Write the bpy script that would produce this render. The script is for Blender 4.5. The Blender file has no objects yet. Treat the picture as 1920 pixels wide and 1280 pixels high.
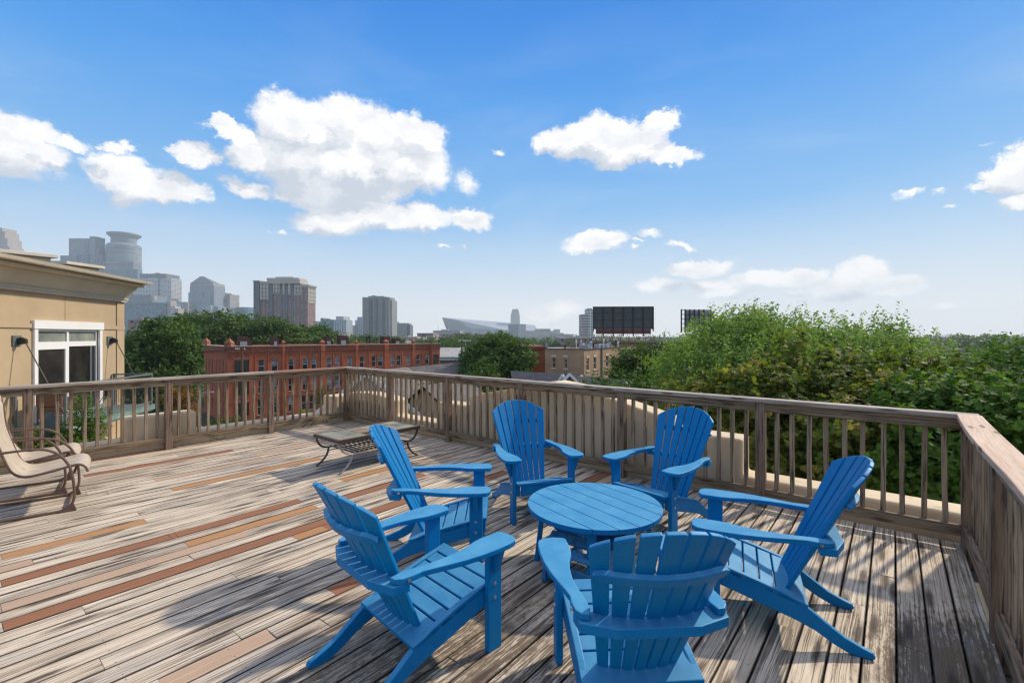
import bpy, bmesh, math, random
import numpy as np
from mathutils import Vector, Matrix
random.seed(7); np.random.seed(7)
scene = bpy.context.scene
COL = scene.collection
R = math.radians
# ------------------------------------------------------------------ camera
F, CX, CY, HC = 885.0, 960.0, 628.0, 1.70          # focal length (px of a 1920 wide frame), horizon row, eye height
cam_d = bpy.data.cameras.new('camera'); cam = bpy.data.objects.new('camera', cam_d); COL.objects.link(cam)
cam_d.sensor_width = 36.0; cam_d.lens = F / 1920 * 36
cam_d.shift_y = (CY - 640) / 1920; cam_d.clip_start = 0.05; cam_d.clip_end = 30000
cam.location = (0, 0, HC); cam.rotation_euler = (R(90), 0, 0)
scene.camera = cam
# ------------------------------------------------------------------ sun direction and exposure
SUN_EL = 38.0
SUN_H = Vector((0.82, 0.57)).normalized()
SUN_AZ = math.atan2(SUN_H.x, SUN_H.y)               # clockwise from +Y
sun_dir = Vector((SUN_H.x * math.cos(R(SUN_EL)), SUN_H.y * math.cos(R(SUN_EL)), math.sin(R(SUN_EL))))
scene.view_settings.view_transform = 'Standard'; scene.view_settings.look = 'None'
scene.view_settings.gamma = 1.0; EXPO = 0.95; scene.view_settings.exposure = EXPO
sl = bpy.data.lights.new('sun', 'SUN'); sl.energy = 2.25; sl.angle = R(1.8); sl.color = (1.0, 0.885, 0.71)
so = bpy.data.objects.new('sun', sl); COL.objects.link(so)
so.rotation_euler = sun_dir.to_track_quat('Z', 'Y').to_euler(); so.location = (20, 20, 40)
scene.cycles.use_denoising = True
scene.cycles.pixel_filter_type = 'BLACKMAN_HARRIS'; scene.cycles.filter_width = 1.3
scene.cycles.max_bounces = 6; scene.cycles.transparent_max_bounces = 8
scene.cycles.volume_bounces = 1
# ------------------------------------------------------------------ node helper
class NT:
    def __init__(s, tree): s.t = tree; s.n = tree.nodes; s.l = tree.links
    def new(s, typ, **kw):
        n = s.n.new(typ)
        for k, v in kw.items(): setattr(n, k, v)
        return n
    def put(s, sock, v):
        if v is None: return
        if isinstance(v, bpy.types.NodeSocket): s.l.new(v, sock)
        else:
            if isinstance(v, (tuple, list)) and len(v) == 3 and sock.type == 'RGBA': v = (*v, 1)
            sock.default_value = v
    def math(s, op, a, b=None, c=None, clamp=False):
        n = s.new('ShaderNodeMath', operation=op, use_clamp=clamp)
        s.put(n.inputs[0], a); s.put(n.inputs[1], b); s.put(n.inputs[2], c)
        return n.outputs[0]
    def vmath(s, op, a, b=None):
        n = s.new('ShaderNodeVectorMath', operation=op)
        s.put(n.inputs[0], a); s.put(n.inputs[1], b)
        return n.outputs['Value'] if op in ('DOT_PRODUCT', 'LENGTH') else n.outputs[0]
    def mix(s, f, a, b, blend='MIX'):
        n = s.new('ShaderNodeMix', data_type='RGBA', blend_type=blend)
        s.put(n.inputs[0], f); s.put(n.inputs[6], a); s.put(n.inputs[7], b)
        return n.outputs[2]
    def noise(s, vec, scale=5, detail=4, rough=0.55, dist=0.0, col=False):
        n = s.new('ShaderNodeTexNoise'); s.put(n.inputs['Vector'], vec)
        n.inputs['Scale'].default_value = scale; n.inputs['Detail'].default_value = detail
        n.inputs['Roughness'].default_value = rough; n.inputs['Distortion'].default_value = dist
        return n.outputs[1 if col else 0]
    def vor(s, vec, scale=5, feat='F1', rand=1.0, out=0):
        n = s.new('ShaderNodeTexVoronoi', feature=feat, voronoi_dimensions='2D'); s.put(n.inputs['Vector'], vec)
        n.inputs['Scale'].default_value = scale; n.inputs['Randomness'].default_value = rand
        return n.outputs[out]
    def mapr(s, v, a, b, c=0.0, d=1.0, smooth=False):
        n = s.new('ShaderNodeMapRange', interpolation_type='SMOOTHSTEP' if smooth else 'LINEAR')
        s.put(n.inputs[0], v); s.put(n.inputs[1], a); s.put(n.inputs[2], b); s.put(n.inputs[3], c); s.put(n.inputs[4], d)
        return n.outputs[0]
    def scalev(s, vec, sc, loc=(0, 0, 0), rot=(0, 0, 0), typ='POINT'):
        n = s.new('ShaderNodeMapping', vector_type=typ); s.put(n.inputs[0], vec)
        n.inputs['Location'].default_value = loc; n.inputs['Rotation'].default_value = rot; n.inputs['Scale'].default_value = sc
        return n.outputs[0]
    def comb(s, x, y, z):
        n = s.new('ShaderNodeCombineXYZ'); s.put(n.inputs[0], x); s.put(n.inputs[1], y); s.put(n.inputs[2], z); return n.outputs[0]
    def sep(s, v):
        n = s.new('ShaderNodeSeparateXYZ'); s.put(n.inputs[0], v); return n.outputs
    def bump(s, h, strength=0.3, dist=0.01):
        n = s.new('ShaderNodeBump'); n.inputs['Strength'].default_value = strength; n.inputs['Distance'].default_value = dist
        s.put(n.inputs['Height'], h); return n.outputs[0]
# ------------------------------------------------------------------ world: sky and clouds by direction
def px_dir(px, py):
    x = (px - CX) / F; z = (CY - py) / F
    return math.atan2(x, 1.0), math.atan2(z, math.sqrt(1 + x * x))
world = bpy.data.worlds.new('World'); scene.world = world; world.use_nodes = True
w = NT(world.node_tree); w.n.clear()
sky = w.new('ShaderNodeTexSky', sky_type='NISHITA'); sky.sun_disc = False
sky.sun_elevation = R(SUN_EL); sky.sun_rotation = SUN_AZ
sky.altitude = 200; sky.air_density = 1.0; sky.dust_density = 0.6; sky.ozone_density = 3.0
tc = w.new('ShaderNodeTexCoord'); D = tc.outputs['Generated']
dx, dy, dz = w.sep(D)
az = w.math('ARCTAN2', dx, dy); el = w.math('ARCSINE', dz)
P2 = w.comb(az, el, 0.0)
# (px, py, half width, half height, tilt deg, weight)
CL = [(30,275,120,66,0,1),(100,250,50,26,0,.8),(150,268,45,14,-8,.62),(218,272,34,13,-6,.7),(15,300,90,40,0,.8),
      (215,318,62,40,10,.85),(265,345,85,42,0,.95),(335,350,70,30,5,.9),(240,372,46,22,0,.6),
      (410,240,46,24,8,.85),(455,262,44,24,20,.8),(375,295,55,27,0,.85),(330,284,26,9,10,.6),(470,300,60,28,0,.8),(465,352,54,20,4,.75),(528,362,30,14,0,.6),
      (570,240,92,66,0,1.1),(640,240,60,62,0,1.05),(705,255,62,60,0,1.05),(785,255,60,42,8,1.0),(560,300,110,60,0,1.05),(660,310,140,80,0,1.2),(740,310,110,62,-6,1.1),
      (620,350,120,50,0,1.0),(660,372,100,26,0,.8),(800,320,48,50,0,.7),
      (640,412,95,32,-4,1.0),(720,405,90,30,0,1.0),(800,402,70,26,0,.95),(885,408,46,24,0,.85),(590,425,50,15,0,.6),(868,340,34,28,30,.46),(925,283,14,9,0,.5),
      (1060,275,62,36,0,.95),(1130,255,84,48,0,1.1),(1180,275,90,42,0,1.05),(1235,232,52,20,-4,.8),(1262,290,64,22,8,.85),(1080,240,50,18,-10,.7),(1180,300,86,18,0,.7),
      (1115,452,70,22,-4,.95),(1195,448,16,7,0,.5),(1220,432,36,9,8,.5),(1272,460,34,9,18,.55),(1190,464,14,6,0,.45),(1320,336,22,8,0,.0),
      (835,460,26,6,0,.5),(870,463,12,5,0,.4),(1038,585,70,24,-8,.55),
      (1312,502,74,19,-2,.9),(1235,537,62,17,0,.7),(1330,535,56,16,0,.75),(1350,550,70,16,0,.6),(1420,522,84,20,0,.9),(1500,520,60,19,0,.9),(1610,515,62,34,0,1.0),(1660,530,90,24,4,1.0),(1580,540,84,22,0,.9),(1490,547,36,9,0,.55),
      (1900,330,54,32,6,.95),(1870,350,48,12,0,.6),(1905,372,40,18,0,.7),(1930,290,40,30,0,.7),(1700,366,50,11,-8,.48),(1775,360,34,9,4,.4),(1792,384,18,8,0,.38),(1850,276,26,8,0,.25),
      (1775,575,46,8,0,.42),(530,432,18,6,0,.4),(505,430,10,5,0,.3)]
nz = w.noise(w.scalev(P2, (11, 15, 1)), scale=1.0, detail=7, rough=0.58, col=True)
nz2 = w.noise(w.scalev(P2, (52, 68, 1), loc=(3, 1, 7)), scale=1.0, detail=8, rough=0.70, col=True)
amp = w.mapr(el, 0.06, 0.34, 0.42, 1.0); amp2 = w.mapr(el, 0.06, 0.34, 0.62, 1.0)
d1 = w.vmath('MULTIPLY', w.vmath('SUBTRACT', nz, (.5, .5, .5)), (0.105, 0.072, 0)); d2 = w.vmath('MULTIPLY', w.vmath('SUBTRACT', nz2, (.5, .5, .5)), (0.050, 0.036, 0))
P2w = w.vmath('ADD', P2, w.vmath('ADD', w.vmath('MULTIPLY', d1, w.comb(amp, amp, 0.0)), w.vmath('MULTIPLY', d2, w.comb(amp2, amp2, 0.0))))
def cloud_field(vec):
    acc = None
    for (x, y, a, b, tilt, wt) in CL:
        if wt <= 0: continue
        a0, e0 = px_dir(x, y); a1, _ = px_dir(x + a, y); _, e1 = px_dir(x, y - b)
        m = w.scalev(vec, (max(abs(a1 - a0), 1e-3) * 1.14, max(abs(e1 - e0), 1e-3) * 1.20, 1.0), loc=(a0, e0, 0), rot=(0, 0, -R(tilt)), typ='TEXTURE')
        g = w.new('ShaderNodeTexGradient', gradient_type='SPHERICAL'); w.put(g.inputs[0], m)
        v = w.math('MULTIPLY', g.outputs[1], wt)
        if acc is None: acc = v
        else:
            n = w.new('ShaderNodeMath', operation='SMOOTH_MAX'); w.put(n.inputs[0], acc); w.put(n.inputs[1], v); n.inputs[2].default_value = 0.045
            acc = n.outputs[0]
    return acc
f1 = cloud_field(P2w)
f2 = cloud_field(w.vmath('ADD', P2w, (0.020, 0.040, 0)))
dens = w.mapr(f1, 0.085, 0.40, 0, 1, smooth=True)
lit = w.mapr(w.math('SUBTRACT', f1, f2), -0.26, 0.20, 0.0, 1.0)
soft = w.noise(w.scalev(P2w, (17, 30, 1)), scale=1.0, detail=4, rough=0.5)
lit = w.math('ADD', w.math('MULTIPLY', lit, 0.88), w.mapr(soft, .32, .68, -0.36, 0.34), clamp=True)
# thin high veil
veil = w.noise(w.scalev(P2, (2.2, 7.5, 1), rot=(0, 0, 0.25)), scale=1.0, detail=6, rough=0.6, dist=0.6)
veil = w.math('MULTIPLY', w.mapr(veil, 0.42, 0.78, 0, 0.30, smooth=True), w.mapr(el, 0.05, 0.62, 1.0, 0.12))
elc = w.math('MAXIMUM', el, 0.0)
SKY_S = 0.15; KS = SKY_S * 2 ** EXPO
grade = w.new('ShaderNodeValToRGB'); w.put(grade.inputs[0], w.mapr(elc, 0.0, 1.2, 0.0, 1.0))
cr = grade.color_ramp
stops = [(0.0, (.95, .97, 1.0)), (.054, (.91, .945, .99)), (.1436, (.57, .765, .975)), (.252, (.225, .54, .96)), (.45, (.06, .36, .92)), (.594, (.012, .255, .84)), (1.2, (.0, .15, .60))]
cr.elements[0].position = 0; cr.elements[0].color = (*stops[0][1], 1); cr.elements[1].position = 1; cr.elements[1].color = (*stops[-1][1], 1)
for p_, c_ in stops[1:-1]: e = cr.elements.new(p_ / 1.2); e.color = (*c_, 1)
base_sky = w.vmath('MULTIPLY', grade.outputs[0], (0.92 / KS,) * 3)
nis = w.vmath('MULTIPLY', sky.outputs[0], (0.018, 0.015, 0.01))
skyc = w.vmath('ADD', base_sky, nis)
cl_lo = tuple(q / KS for q in (.64, .69, .77)); cl_hi = tuple(q / KS for q in (1.13, 1.11, 1.09))
ccol = w.mix(lit, cl_lo, cl_hi)
skyc = w.mix(veil, skyc, tuple(q / KS for q in (.80, .87, .96)))
# broken bright cloud added out of view, overhead and behind, to lift the shadows
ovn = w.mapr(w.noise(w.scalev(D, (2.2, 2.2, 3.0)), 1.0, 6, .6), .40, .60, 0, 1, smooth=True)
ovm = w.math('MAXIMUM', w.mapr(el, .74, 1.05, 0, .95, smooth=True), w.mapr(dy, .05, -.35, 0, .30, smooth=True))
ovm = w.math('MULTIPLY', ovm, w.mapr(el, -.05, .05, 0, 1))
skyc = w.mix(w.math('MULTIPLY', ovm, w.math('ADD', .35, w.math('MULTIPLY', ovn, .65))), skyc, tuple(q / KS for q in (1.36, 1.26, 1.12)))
skyc = w.mix(w.math('MULTIPLY', dens, 0.97), skyc, ccol)
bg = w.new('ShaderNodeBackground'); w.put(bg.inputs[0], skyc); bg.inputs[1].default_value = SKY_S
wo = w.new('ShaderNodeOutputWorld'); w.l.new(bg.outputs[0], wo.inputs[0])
# ------------------------------------------------------------------ object helpers
def tag(o, label=None, cat=None, group=None, kind=None):
    if label: o['label'] = label
    if cat: o['category'] = cat
    if group: o['group'] = group
    if kind: o['kind'] = kind
    return o
def thing(name, label, cat, loc=(0, 0, 0), rz=0.0, group=None):
    o = bpy.data.objects.new(name, None); COL.objects.link(o); o.empty_display_size = 0.1
    o.location = loc; o.rotation_euler = (0, 0, rz)
    return tag(o, label, cat, group)
def copy_tree(o, parent=None):
    c = o.copy(); COL.objects.link(c); c.parent = parent
    for ch in list(o.children): copy_tree(ch, c)
    return c
class MB:
    def __init__(s): s.v = []; s.f = []; s.uv = []; s.mi = []; s.att = []; s.cur = 0.0
    def face(s, idx, uvs=None, m=0):
        s.f.append(tuple(idx)); s.mi.append(m); s.att.append(s.cur)
        if uvs is None:
            pts = [Vector(s.v[i]) for i in idx]
            n = (pts[1] - pts[0]).cross(pts[2] - pts[0])
            ax = max(range(3), key=lambda k: abs(n[k]))
            if ax == 2: uvs = [(p.x, p.y) for p in pts]
            elif ax == 1: uvs = [(p.x, p.z) for p in pts]
            else: uvs = [(p.y, p.z) for p in pts]
        s.uv.append(uvs)
    def box(s, x0, x1, y0, y1, z0, z1, m=0, M=None):
        b = len(s.v)
        cs = [(x, y, z) for z in (z0, z1) for y in (y0, y1) for x in (x0, x1)]
        loc = [Vector(c) for c in cs]
        for c in cs: s.v.append(tuple(M @ Vector(c)) if M else c)
        for idx, a in (((0, 2, 3, 1), 2), ((4, 5, 7, 6), 2), ((0, 1, 5, 4), 1), ((2, 6, 7, 3), 1), ((0, 4, 6, 2), 0), ((1, 3, 7, 5), 0)):
            uv = [(cs[i][0], cs[i][1]) if a == 2 else ((cs[i][0], cs[i][2]) if a == 1 else (cs[i][1], cs[i][2])) for i in idx]
            s.face([b + i for i in idx], uv, m)
    def beam(s, p0, p1, wd, ht, up=(0, 0, 1), ch=0.004, m=0, bow=None, seg=1):
        """chamfered timber from p0 to p1: wd across, ht along 'up'; uv = (metres along, metres across) with a random shift"""
        p0 = Vector(p0); p1 = Vector(p1); d = (p1 - p0); L = d.length; d.normalize()
        side = d.cross(Vector(up)).normalized(); upv = side.cross(d).normalized()
        a, h = wd / 2, ht / 2
        prof = [(-a + ch, -h), (a - ch, -h), (a, -h + ch), (a, h - ch), (a - ch, h), (-a + ch, h), (-a, h - ch), (-a, -h + ch)]
        ru, rv = random.random() * 50, random.random() * 50
        base = len(s.v); n = 8
        per = [0]
        for i in range(n): 
            q, r_ = prof[i], prof[(i + 1) % n]; per.append(per[-1] + math.hypot(q[0] - r_[0], q[1] - r_[1]))
        for k in range(seg + 1):
            t = k / seg; c = p0 + d * (L * t)
            off = bow(t) if bow else (0, 0)
            for (x, y) in prof: s.v.append(tuple(c + side * (x + off[0]) + upv * (y + off[1])))
        for k in range(seg):
            u0, u1 = ru + L * k / seg, ru + L * (k + 1) / seg
            for i in range(n):
                j = (i + 1) % n
                s.face([base + k * n + i, base + k * n + j, base + (k + 1) * n + j, base + (k + 1) * n + i],
                       [(u0, rv + per[i]), (u0, rv + per[i + 1]), (u1, rv + per[i + 1]), (u1, rv + per[i])], m)
        s.face([base + i for i in range(n)][::-1], [(ru + q[0], rv + q[1]) for q in prof][::-1], m)
        e0 = base + seg * n
        s.face([e0 + i for i in range(n)], [(ru + q[0], rv + q[1]) for q in prof], m)
    def tube(s, pts, r, n=8, m=0, flat=None, closed=False):
        pts = [Vector(p) for p in pts]; base = len(s.v); L = len(pts)
        prev = None; acc = 0
        for k, p in enumerate(pts):
            a = pts[(k - 1) % L] if (k > 0 or closed) else pts[0]; b = pts[(k + 1) % L] if (k < L - 1 or closed) else pts[-1]
            d = (b - a).normalized()
            if prev is None:
                ref = Vector((0, 0, 1)) if abs(d.z) < 0.9 else Vector((1, 0, 0))
                x = d.cross(ref).normalized()
            else: x = (prev - d * prev.dot(d)).normalized()
            prev = x; y = d.cross(x)
            rr = r[k] if isinstance(r, (list, tuple)) else r
            for i in range(n):
                an = 2 * math.pi * i / n
                s.v.append(tuple(p + x * (math.cos(an) * rr) + y * (math.sin(an) * rr * (flat or 1))))
        rng = L if closed else L - 1
        for k in range(rng):
            k2 = (k + 1) % L
            for i in range(n):
                j = (i + 1) % n
                s.face([base + k * n + i, base + k * n + j, base + k2 * n + j, base + k2 * n + i], [(i / n, k), ((i + 1) / n, k), ((i + 1) / n, k + 1), (i / n, k + 1)], m)
        if not closed:
            s.face([base + i for i in range(n)][::-1], [(0, 0)] * n, m); s.face([base + (L - 1) * n + i for i in range(n)], [(0, 0)] * n, m)
    def prism(s, poly, z0, z1, M=None, m=0):
        """poly in x,y extruded z0..z1, then M"""
        b = len(s.v); n = len(poly)
        ar = sum(poly[i][0] * poly[(i + 1) % n][1] - poly[(i + 1) % n][0] * poly[i][1] for i in range(n))
        if ar < 0: poly = poly[::-1]
        for z in (z0, z1):
            for (x, y) in poly:
                p = Vector((x, y, z)); s.v.append(tuple(M @ p if M else p))
        s.face([b + i for i in range(n)][::-1], [poly[i] for i in range(n)][::-1], m)
        s.face([b + n + i for i in range(n)], [poly[i] for i in range(n)], m)
        t = 0
        for i in range(n):
            j = (i + 1) % n; l = math.dist(poly[i], poly[j])
            s.face([b + i, b + j, b + n + j, b + n + i], [(t, z0), (t + l, z0), (t + l, z1), (t, z1)], m); t += l
    def lathe(s, prof, cx=0, cy=0, n=24, m=0):
        b = len(s.v); k = len(prof)
        for i in range(n):
            a = 2 * math.pi * i / n
            for (r, z) in prof: s.v.append((cx + r * math.cos(a), cy + r * math.sin(a), z))
        for i in range(n):
            j = (i + 1) % n
            for q in range(k - 1):
                u0, u1 = i / n * 6.28 * prof[q][0], (i + 1) / n * 6.28 * prof[q][0]
                s.face([b + i * k + q, b + j * k + q, b + j * k + q + 1, b + i * k + q + 1], [(u0, prof[q][1]), (u1, prof[q][1]), (u1, prof[q + 1][1]), (u0, prof[q + 1][1])], m)
    def build(s, name, mats, parent=None, bevel=0, smooth=False, attr=None, seg=2):
        me = bpy.data.meshes.new(name); me.from_pydata(s.v, [], s.f)
        if not isinstance(mats, (list, tuple)): mats = [mats]
        for m in mats: me.materials.append(m)
        uvl = me.uv_layers.new(name='UVMap'); flat = [c for f in s.uv for q in f for c in q]
        uvl.data.foreach_set('uv', flat)
        me.polygons.foreach_set('material_index', s.mi)
        if attr:
            a = me.attributes.new(attr, 'FLOAT', 'FACE'); a.data.foreach_set('value', s.att)
        if smooth:
            me.polygons.foreach_set('use_smooth', [True] * len(s.f)); me.set_sharp_from_angle(angle=R(35))
        me.update()
        o = bpy.data.objects.new(name, me); COL.objects.link(o); o.parent = parent
        if bevel:
            b = o.modifiers.new('bevel', 'BEVEL'); b.width = bevel; b.segments = seg; b.limit_method = 'ANGLE'; b.angle_limit = R(40)
        return o
# ------------------------------------------------------------------ deck frame (u along the boards, v to the left)
A1 = Vector((0.6284, 0.7779, 0)); A2 = Vector((-0.7779, 0.6284, 0))
def UV(u, v, z=0.0): return A1 * u + A2 * v + Vector((0, 0, z))
def ground(px, py, z=0.0):
    Y = F * (HC - z) / (py - CY); return Vector(((px - CX) / F * Y, Y, z))
def to_uv(p): return (p.x * A1.x + p.y * A1.y, p.x * A2.x + p.y * A2.y)
def at(px, Y, py): return Vector(((px - CX) / F * Y, Y, HC + (CY - py) / F * Y))
GZ = -12.1
UVM = Matrix(((A1.x, A2.x, 0, 0), (A1.y, A2.y, 0, 0), (0, 0, 1, 0), (0, 0, 0, 1)))
# ------------------------------------------------------------------ materials
def mat(name, col=None, rough=0.6, fn=None, metal=0.0, spec=0.5):
    m = bpy.data.materials.new(name); m.use_nodes = True; t = NT(m.node_tree)
    b = t.n['Principled BSDF']; b.inputs['Roughness'].default_value = rough; b.inputs['Metallic'].default_value = metal
    b.inputs['Specular IOR Level'].default_value = spec
    if col is not None: b.inputs['Base Color'].default_value = (*col, 1)
    if fn: fn(t, b)
    return m
def uvsock(t): return t.new('ShaderNodeUVMap', uv_map='UVMap').outputs[0]
def objsock(t): return t.new('ShaderNodeTexCoord').outputs['Object']
def varied(col, scale=3.0, amt=0.25, rough=0.7, bump=0.0, bscale=40, detail=5, dirt=None, dirt_amt=0.4):
    def fn(t, b):
        o = objsock(t)
        n = t.noise(o, scale, detail, 0.6)
        k = t.mapr(n, 0.25, 0.75, 1 - amt, 1 + amt)
        c = t.mix(1.0, col, t.comb(k, k, k), 'MULTIPLY')
        if dirt:
            d = t.mapr(t.noise(t.scalev(o, (1, 1, .25)), scale * 2.3, 6, 0.65), 0.52, 0.74, 0, dirt_amt)
            c = t.mix(d, c, dirt)
        t.put(b.inputs['Base Color'], c)
        if bump: t.put(b.inputs['Normal'], t.bump(t.noise(o, bscale, 4, 0.6), bump, 0.01))
    return fn, rough
def vmat(name, col, **kw):
    spec = kw.pop('spec', 0.4); metal = kw.pop('metal', 0.0)
    fn, r = varied(col, **kw); return mat(name, None, r, fn, metal=metal, spec=spec)
# --- weathered deck boards. uv: x along, y across board 0..0.14 (+ shift); attr 'brd' = kind + random
def fn_deck(t, b):
    uv = uvsock(t); ob = objsock(t)
    at_ = t.new('ShaderNodeAttribute', attribute_type='GEOMETRY', attribute_name='brd').outputs['Fac']
    kind = t.math('FLOOR', at_); rnd = t.math('FRACT', at_)
    warp = t.noise(t.scalev(uv, (1.3, 7, 1)), 1.0, 3, 0.5)
    ux, uy, _ = t.sep(uv)
    uvw = t.comb(ux, t.math('ADD', uy, t.math('MULTIPLY', warp, 0.035)), t.math('MULTIPLY', rnd, 40))
    g_f = t.noise(t.scalev(uvw, (1.6, 130, 1)), 1.0, 3, 0.6)       # fine grain
    g_m = t.noise(t.scalev(uvw, (1.1, 80, 1)), 1.0, 5, 0.62)        # streaks
    g_l = t.noise(t.scalev(uvw, (1.1, 16, 1)), 1.0, 4, 0.6)         # broad streaks
    blot = t.noise(t.scalev(ob, (1, 1, 1)), 1.15, 7, 0.62)
    spk = t.noise(t.scalev(uvw, (26, 120, 1)), 1.0, 4, 0.7)
    flake = t.noise(t.scalev(uvw, (12, 46, 1), loc=(4, 9, 2)), 1.0, 7, 0.75)
    # bleached grey wood, pinkish warm
    r2 = t.math('FRACT', t.math('MULTIPLY', rnd, 7.31)); base = t.mix(rnd, (0.56, 0.445, 0.315), (0.78, 0.655, 0.50))
    base = t.mix(t.mapr(r2, .6, 1, 0, .5), base, (0.40, 0.385, 0.37))
    base = t.mix(t.mapr(g_l, .35, .65), base, t.mix(rnd, (0.86, 0.75, 0.59), (0.60, 0.465, 0.33)))
    # dark checks along the grain
    dk = t.math('MAXIMUM', t.mapr(g_m, 0.495, 0.60, 0, .88, smooth=True), t.mapr(g_f, 0.56, 0.70, 0, .45))
    crk = t.math('ABSOLUTE', t.math('SUBTRACT', t.noise(t.scalev(uvw, (.26, 24, 1), loc=(7, 2, 5)), 1.0, 2, .5), .5))
    dk = t.math('MAXIMUM', dk, t.mapr(crk, .014, .004, 0, .95))
    wear = t.mapr(blot, 0.36, 0.60, 0.50, 1.0, smooth=True)
    c = t.mix(t.math('MULTIPLY', dk, wear), base, (0.110, 0.078, 0.052))
    # dirt / mould fields: fixed places on the deck (moss near the right rail, dark area mid)
    u_, v_, _ = t.sep(ob)
    right = t.math('MULTIPLY', t.mapr(v_, 0.62, -0.22, 0, 1, smooth=True), t.mapr(u_, 4.7, 3.3, 0.12, 1, smooth=True))
    front = t.mapr(u_, 2.6, 5.1, 0, 0.22)
    near = t.mapr(t.vmath('LENGTH', t.vmath('MULTIPLY', t.vmath('SUBTRACT', ob, (1.7, 1.75, 0)), (0.62, 0.85, 0))), 1.25, 0.25, 0, 0.78, smooth=True)
    mid = t.mapr(t.vmath('LENGTH', t.vmath('MULTIPLY', t.vmath('SUBTRACT', ob, (3.0, 4.2, 0)), (0.42, 1.25, 0))), 1.0, 0.2, 0, 0.42, smooth=True)
    br = t.math('ADD', t.math('MAXIMUM', t.math('MAXIMUM', right, near), t.math('MAXIMUM', mid, front)), 0.05)
    fk = t.math('ADD', t.math('MULTIPLY', flake, 0.60), t.math('MULTIPLY', g_m, 0.40))
    thr = t.math('SUBTRACT', 0.71, t.math('MULTIPLY', br, 0.30))
    peel = t.mapr(t.math('SUBTRACT', fk, thr), -0.02, 0.06, 0, 0.88)
    c = t.mix(peel, c, t.mix(t.mapr(spk, .35, .65), (0.078, 0.053, 0.032), (0.20, 0.145, 0.092)))
    green = t.math('MULTIPLY', t.mapr(v_, 0.35, -0.3, 0, 0.45), t.mapr(t.noise(ob, 5, 5, .7), .48, .66))
    c = t.mix(green, c, (0.13, 0.115, 0.035))
    bst = t.noise(t.scalev(ob, (.9, 2.6, 1), loc=(1, 8, 0)), 1.0, 6, .65)
    c = t.mix(t.mapr(bst, .48, .66, 0, .64), c, t.mix(g_m, (0.13, 0.095, 0.065), (0.26, 0.20, 0.15)))
    # bluish grey smears scattered by noise
    bl = t.math('MULTIPLY', t.mapr(t.noise(t.scalev(ob, (.6, 1.4, 1), loc=(5, 3, 0)), 1.0, 5, .6), .56, .70, 0, .55), t.mapr(g_l, .3, .6))
    c = t.mix(bl, c, (0.30, 0.32, 0.34))
    # knots: elongated dark patches
    vk = t.new('ShaderNodeTexVoronoi', feature='F1', voronoi_dimensions='2D'); vk.inputs['Scale'].default_value = 1.0
    t.put(vk.inputs['Vector'], t.comb(t.math('MULTIPLY', ux, 1.15), t.math('ADD', t.math('MULTIPLY', rnd, 31), t.math('MULTIPLY', t.math('ADD', uy, t.math('MULTIPLY', warp, .02)), 7.5)), 0.0))
    kd = t.math('ADD', vk.outputs['Distance'], t.math('MULTIPLY', t.math('SUBTRACT', flake, .5), .24))
    kn = t.mapr(kd, 0.25, 0.06, 0, 0.90, smooth=True)
    c = t.mix(kn, c, (0.070, 0.053, 0.042))
    # replaced boards
    gtone = t.mapr(g_m, .3, .7, .82, 1.14)
    orange = t.mix(1.0, (0.46, 0.235, 0.10), t.comb(gtone, gtone, gtone), 'MULTIPLY')
    red = t.mix(1.0, (0.31, 0.135, 0.068), t.comb(gtone, gtone, gtone), 'MULTIPLY')
    pink = t.mix(1.0, (0.50, 0.345, 0.235), t.comb(gtone, gtone, gtone), 'MULTIPLY')
    scuff = t.mapr(flake, .60, .74, 0, .35)
    for k, cc in ((1, orange), (2, red), (3, pink)):
        s_ = t.math('COMPARE', kind, float(k), 0.4)
        cc = t.mix(scuff, cc, (0.50, 0.41, 0.33)) 
        c = t.mix(s_, c, t.mix(t.math('MULTIPLY', peel, .45), cc, (0.07, .045, .03)))
    eg = t.math('ABSOLUTE', t.math('SUBTRACT', t.math('FRACT', t.math('MULTIPLY', t.math('ADD', v_, 0.44), 1 / 0.1424)), 0.5))
    eg = t.math('ADD', eg, t.math('MULTIPLY', t.math('SUBTRACT', flake, .5), .05))
    c = t.mix(t.mapr(eg, .425, .465, 0, .88, smooth=True), c, (0.045, 0.036, 0.030))
    # screw heads: pairs every 0.41 m
    fu = t.math('ABSOLUTE', t.math('SUBTRACT', t.math('FRACT', t.math('MULTIPLY', u_, 1 / 0.41)), 0.5))
    fv = t.math('ABSOLUTE', t.math('SUBTRACT', t.math('ABSOLUTE', t.math('SUBTRACT', t.math('FRACT', t.math('MULTIPLY', t.math('ADD', v_, 0.44), 1 / 0.1424)), 0.5)), 0.30))
    sd = t.math('ADD', t.math('POWER', t.math('MULTIPLY', fu, 0.41), 2), t.math('POWER', t.math('MULTIPLY', fv, 0.1424), 2))
    c = t.mix(t.mapr(sd, 0.000022, 0.000012, 0, 0.8), c, (0.05, 0.045, 0.04))
    rings = t.mapr(t.math('FRACT', t.math('MULTIPLY', g_l, 11)), .35, .9, 0, .22)
    c = t.mix(rings, c, t.mix(.5, c, (0.16, 0.12, 0.09)))
    t.put(b.inputs['Base Color'], c)
    h = t.math('ADD', t.math('MULTIPLY', g_f, 0.5), t.math('MULTIPLY', g_m, 1.0)); h = t.math('SUBTRACT', h, t.math('MULTIPLY', dk, 1.2))
    h = t.math('SUBTRACT', h, t.math('MULTIPLY', peel, 0.4))
    t.put(b.inputs['Normal'], t.bump(h, 0.5, 0.003))
M_deck = mat('weathered_deck_boards', None, 0.78, fn_deck, spec=0.25)
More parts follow.
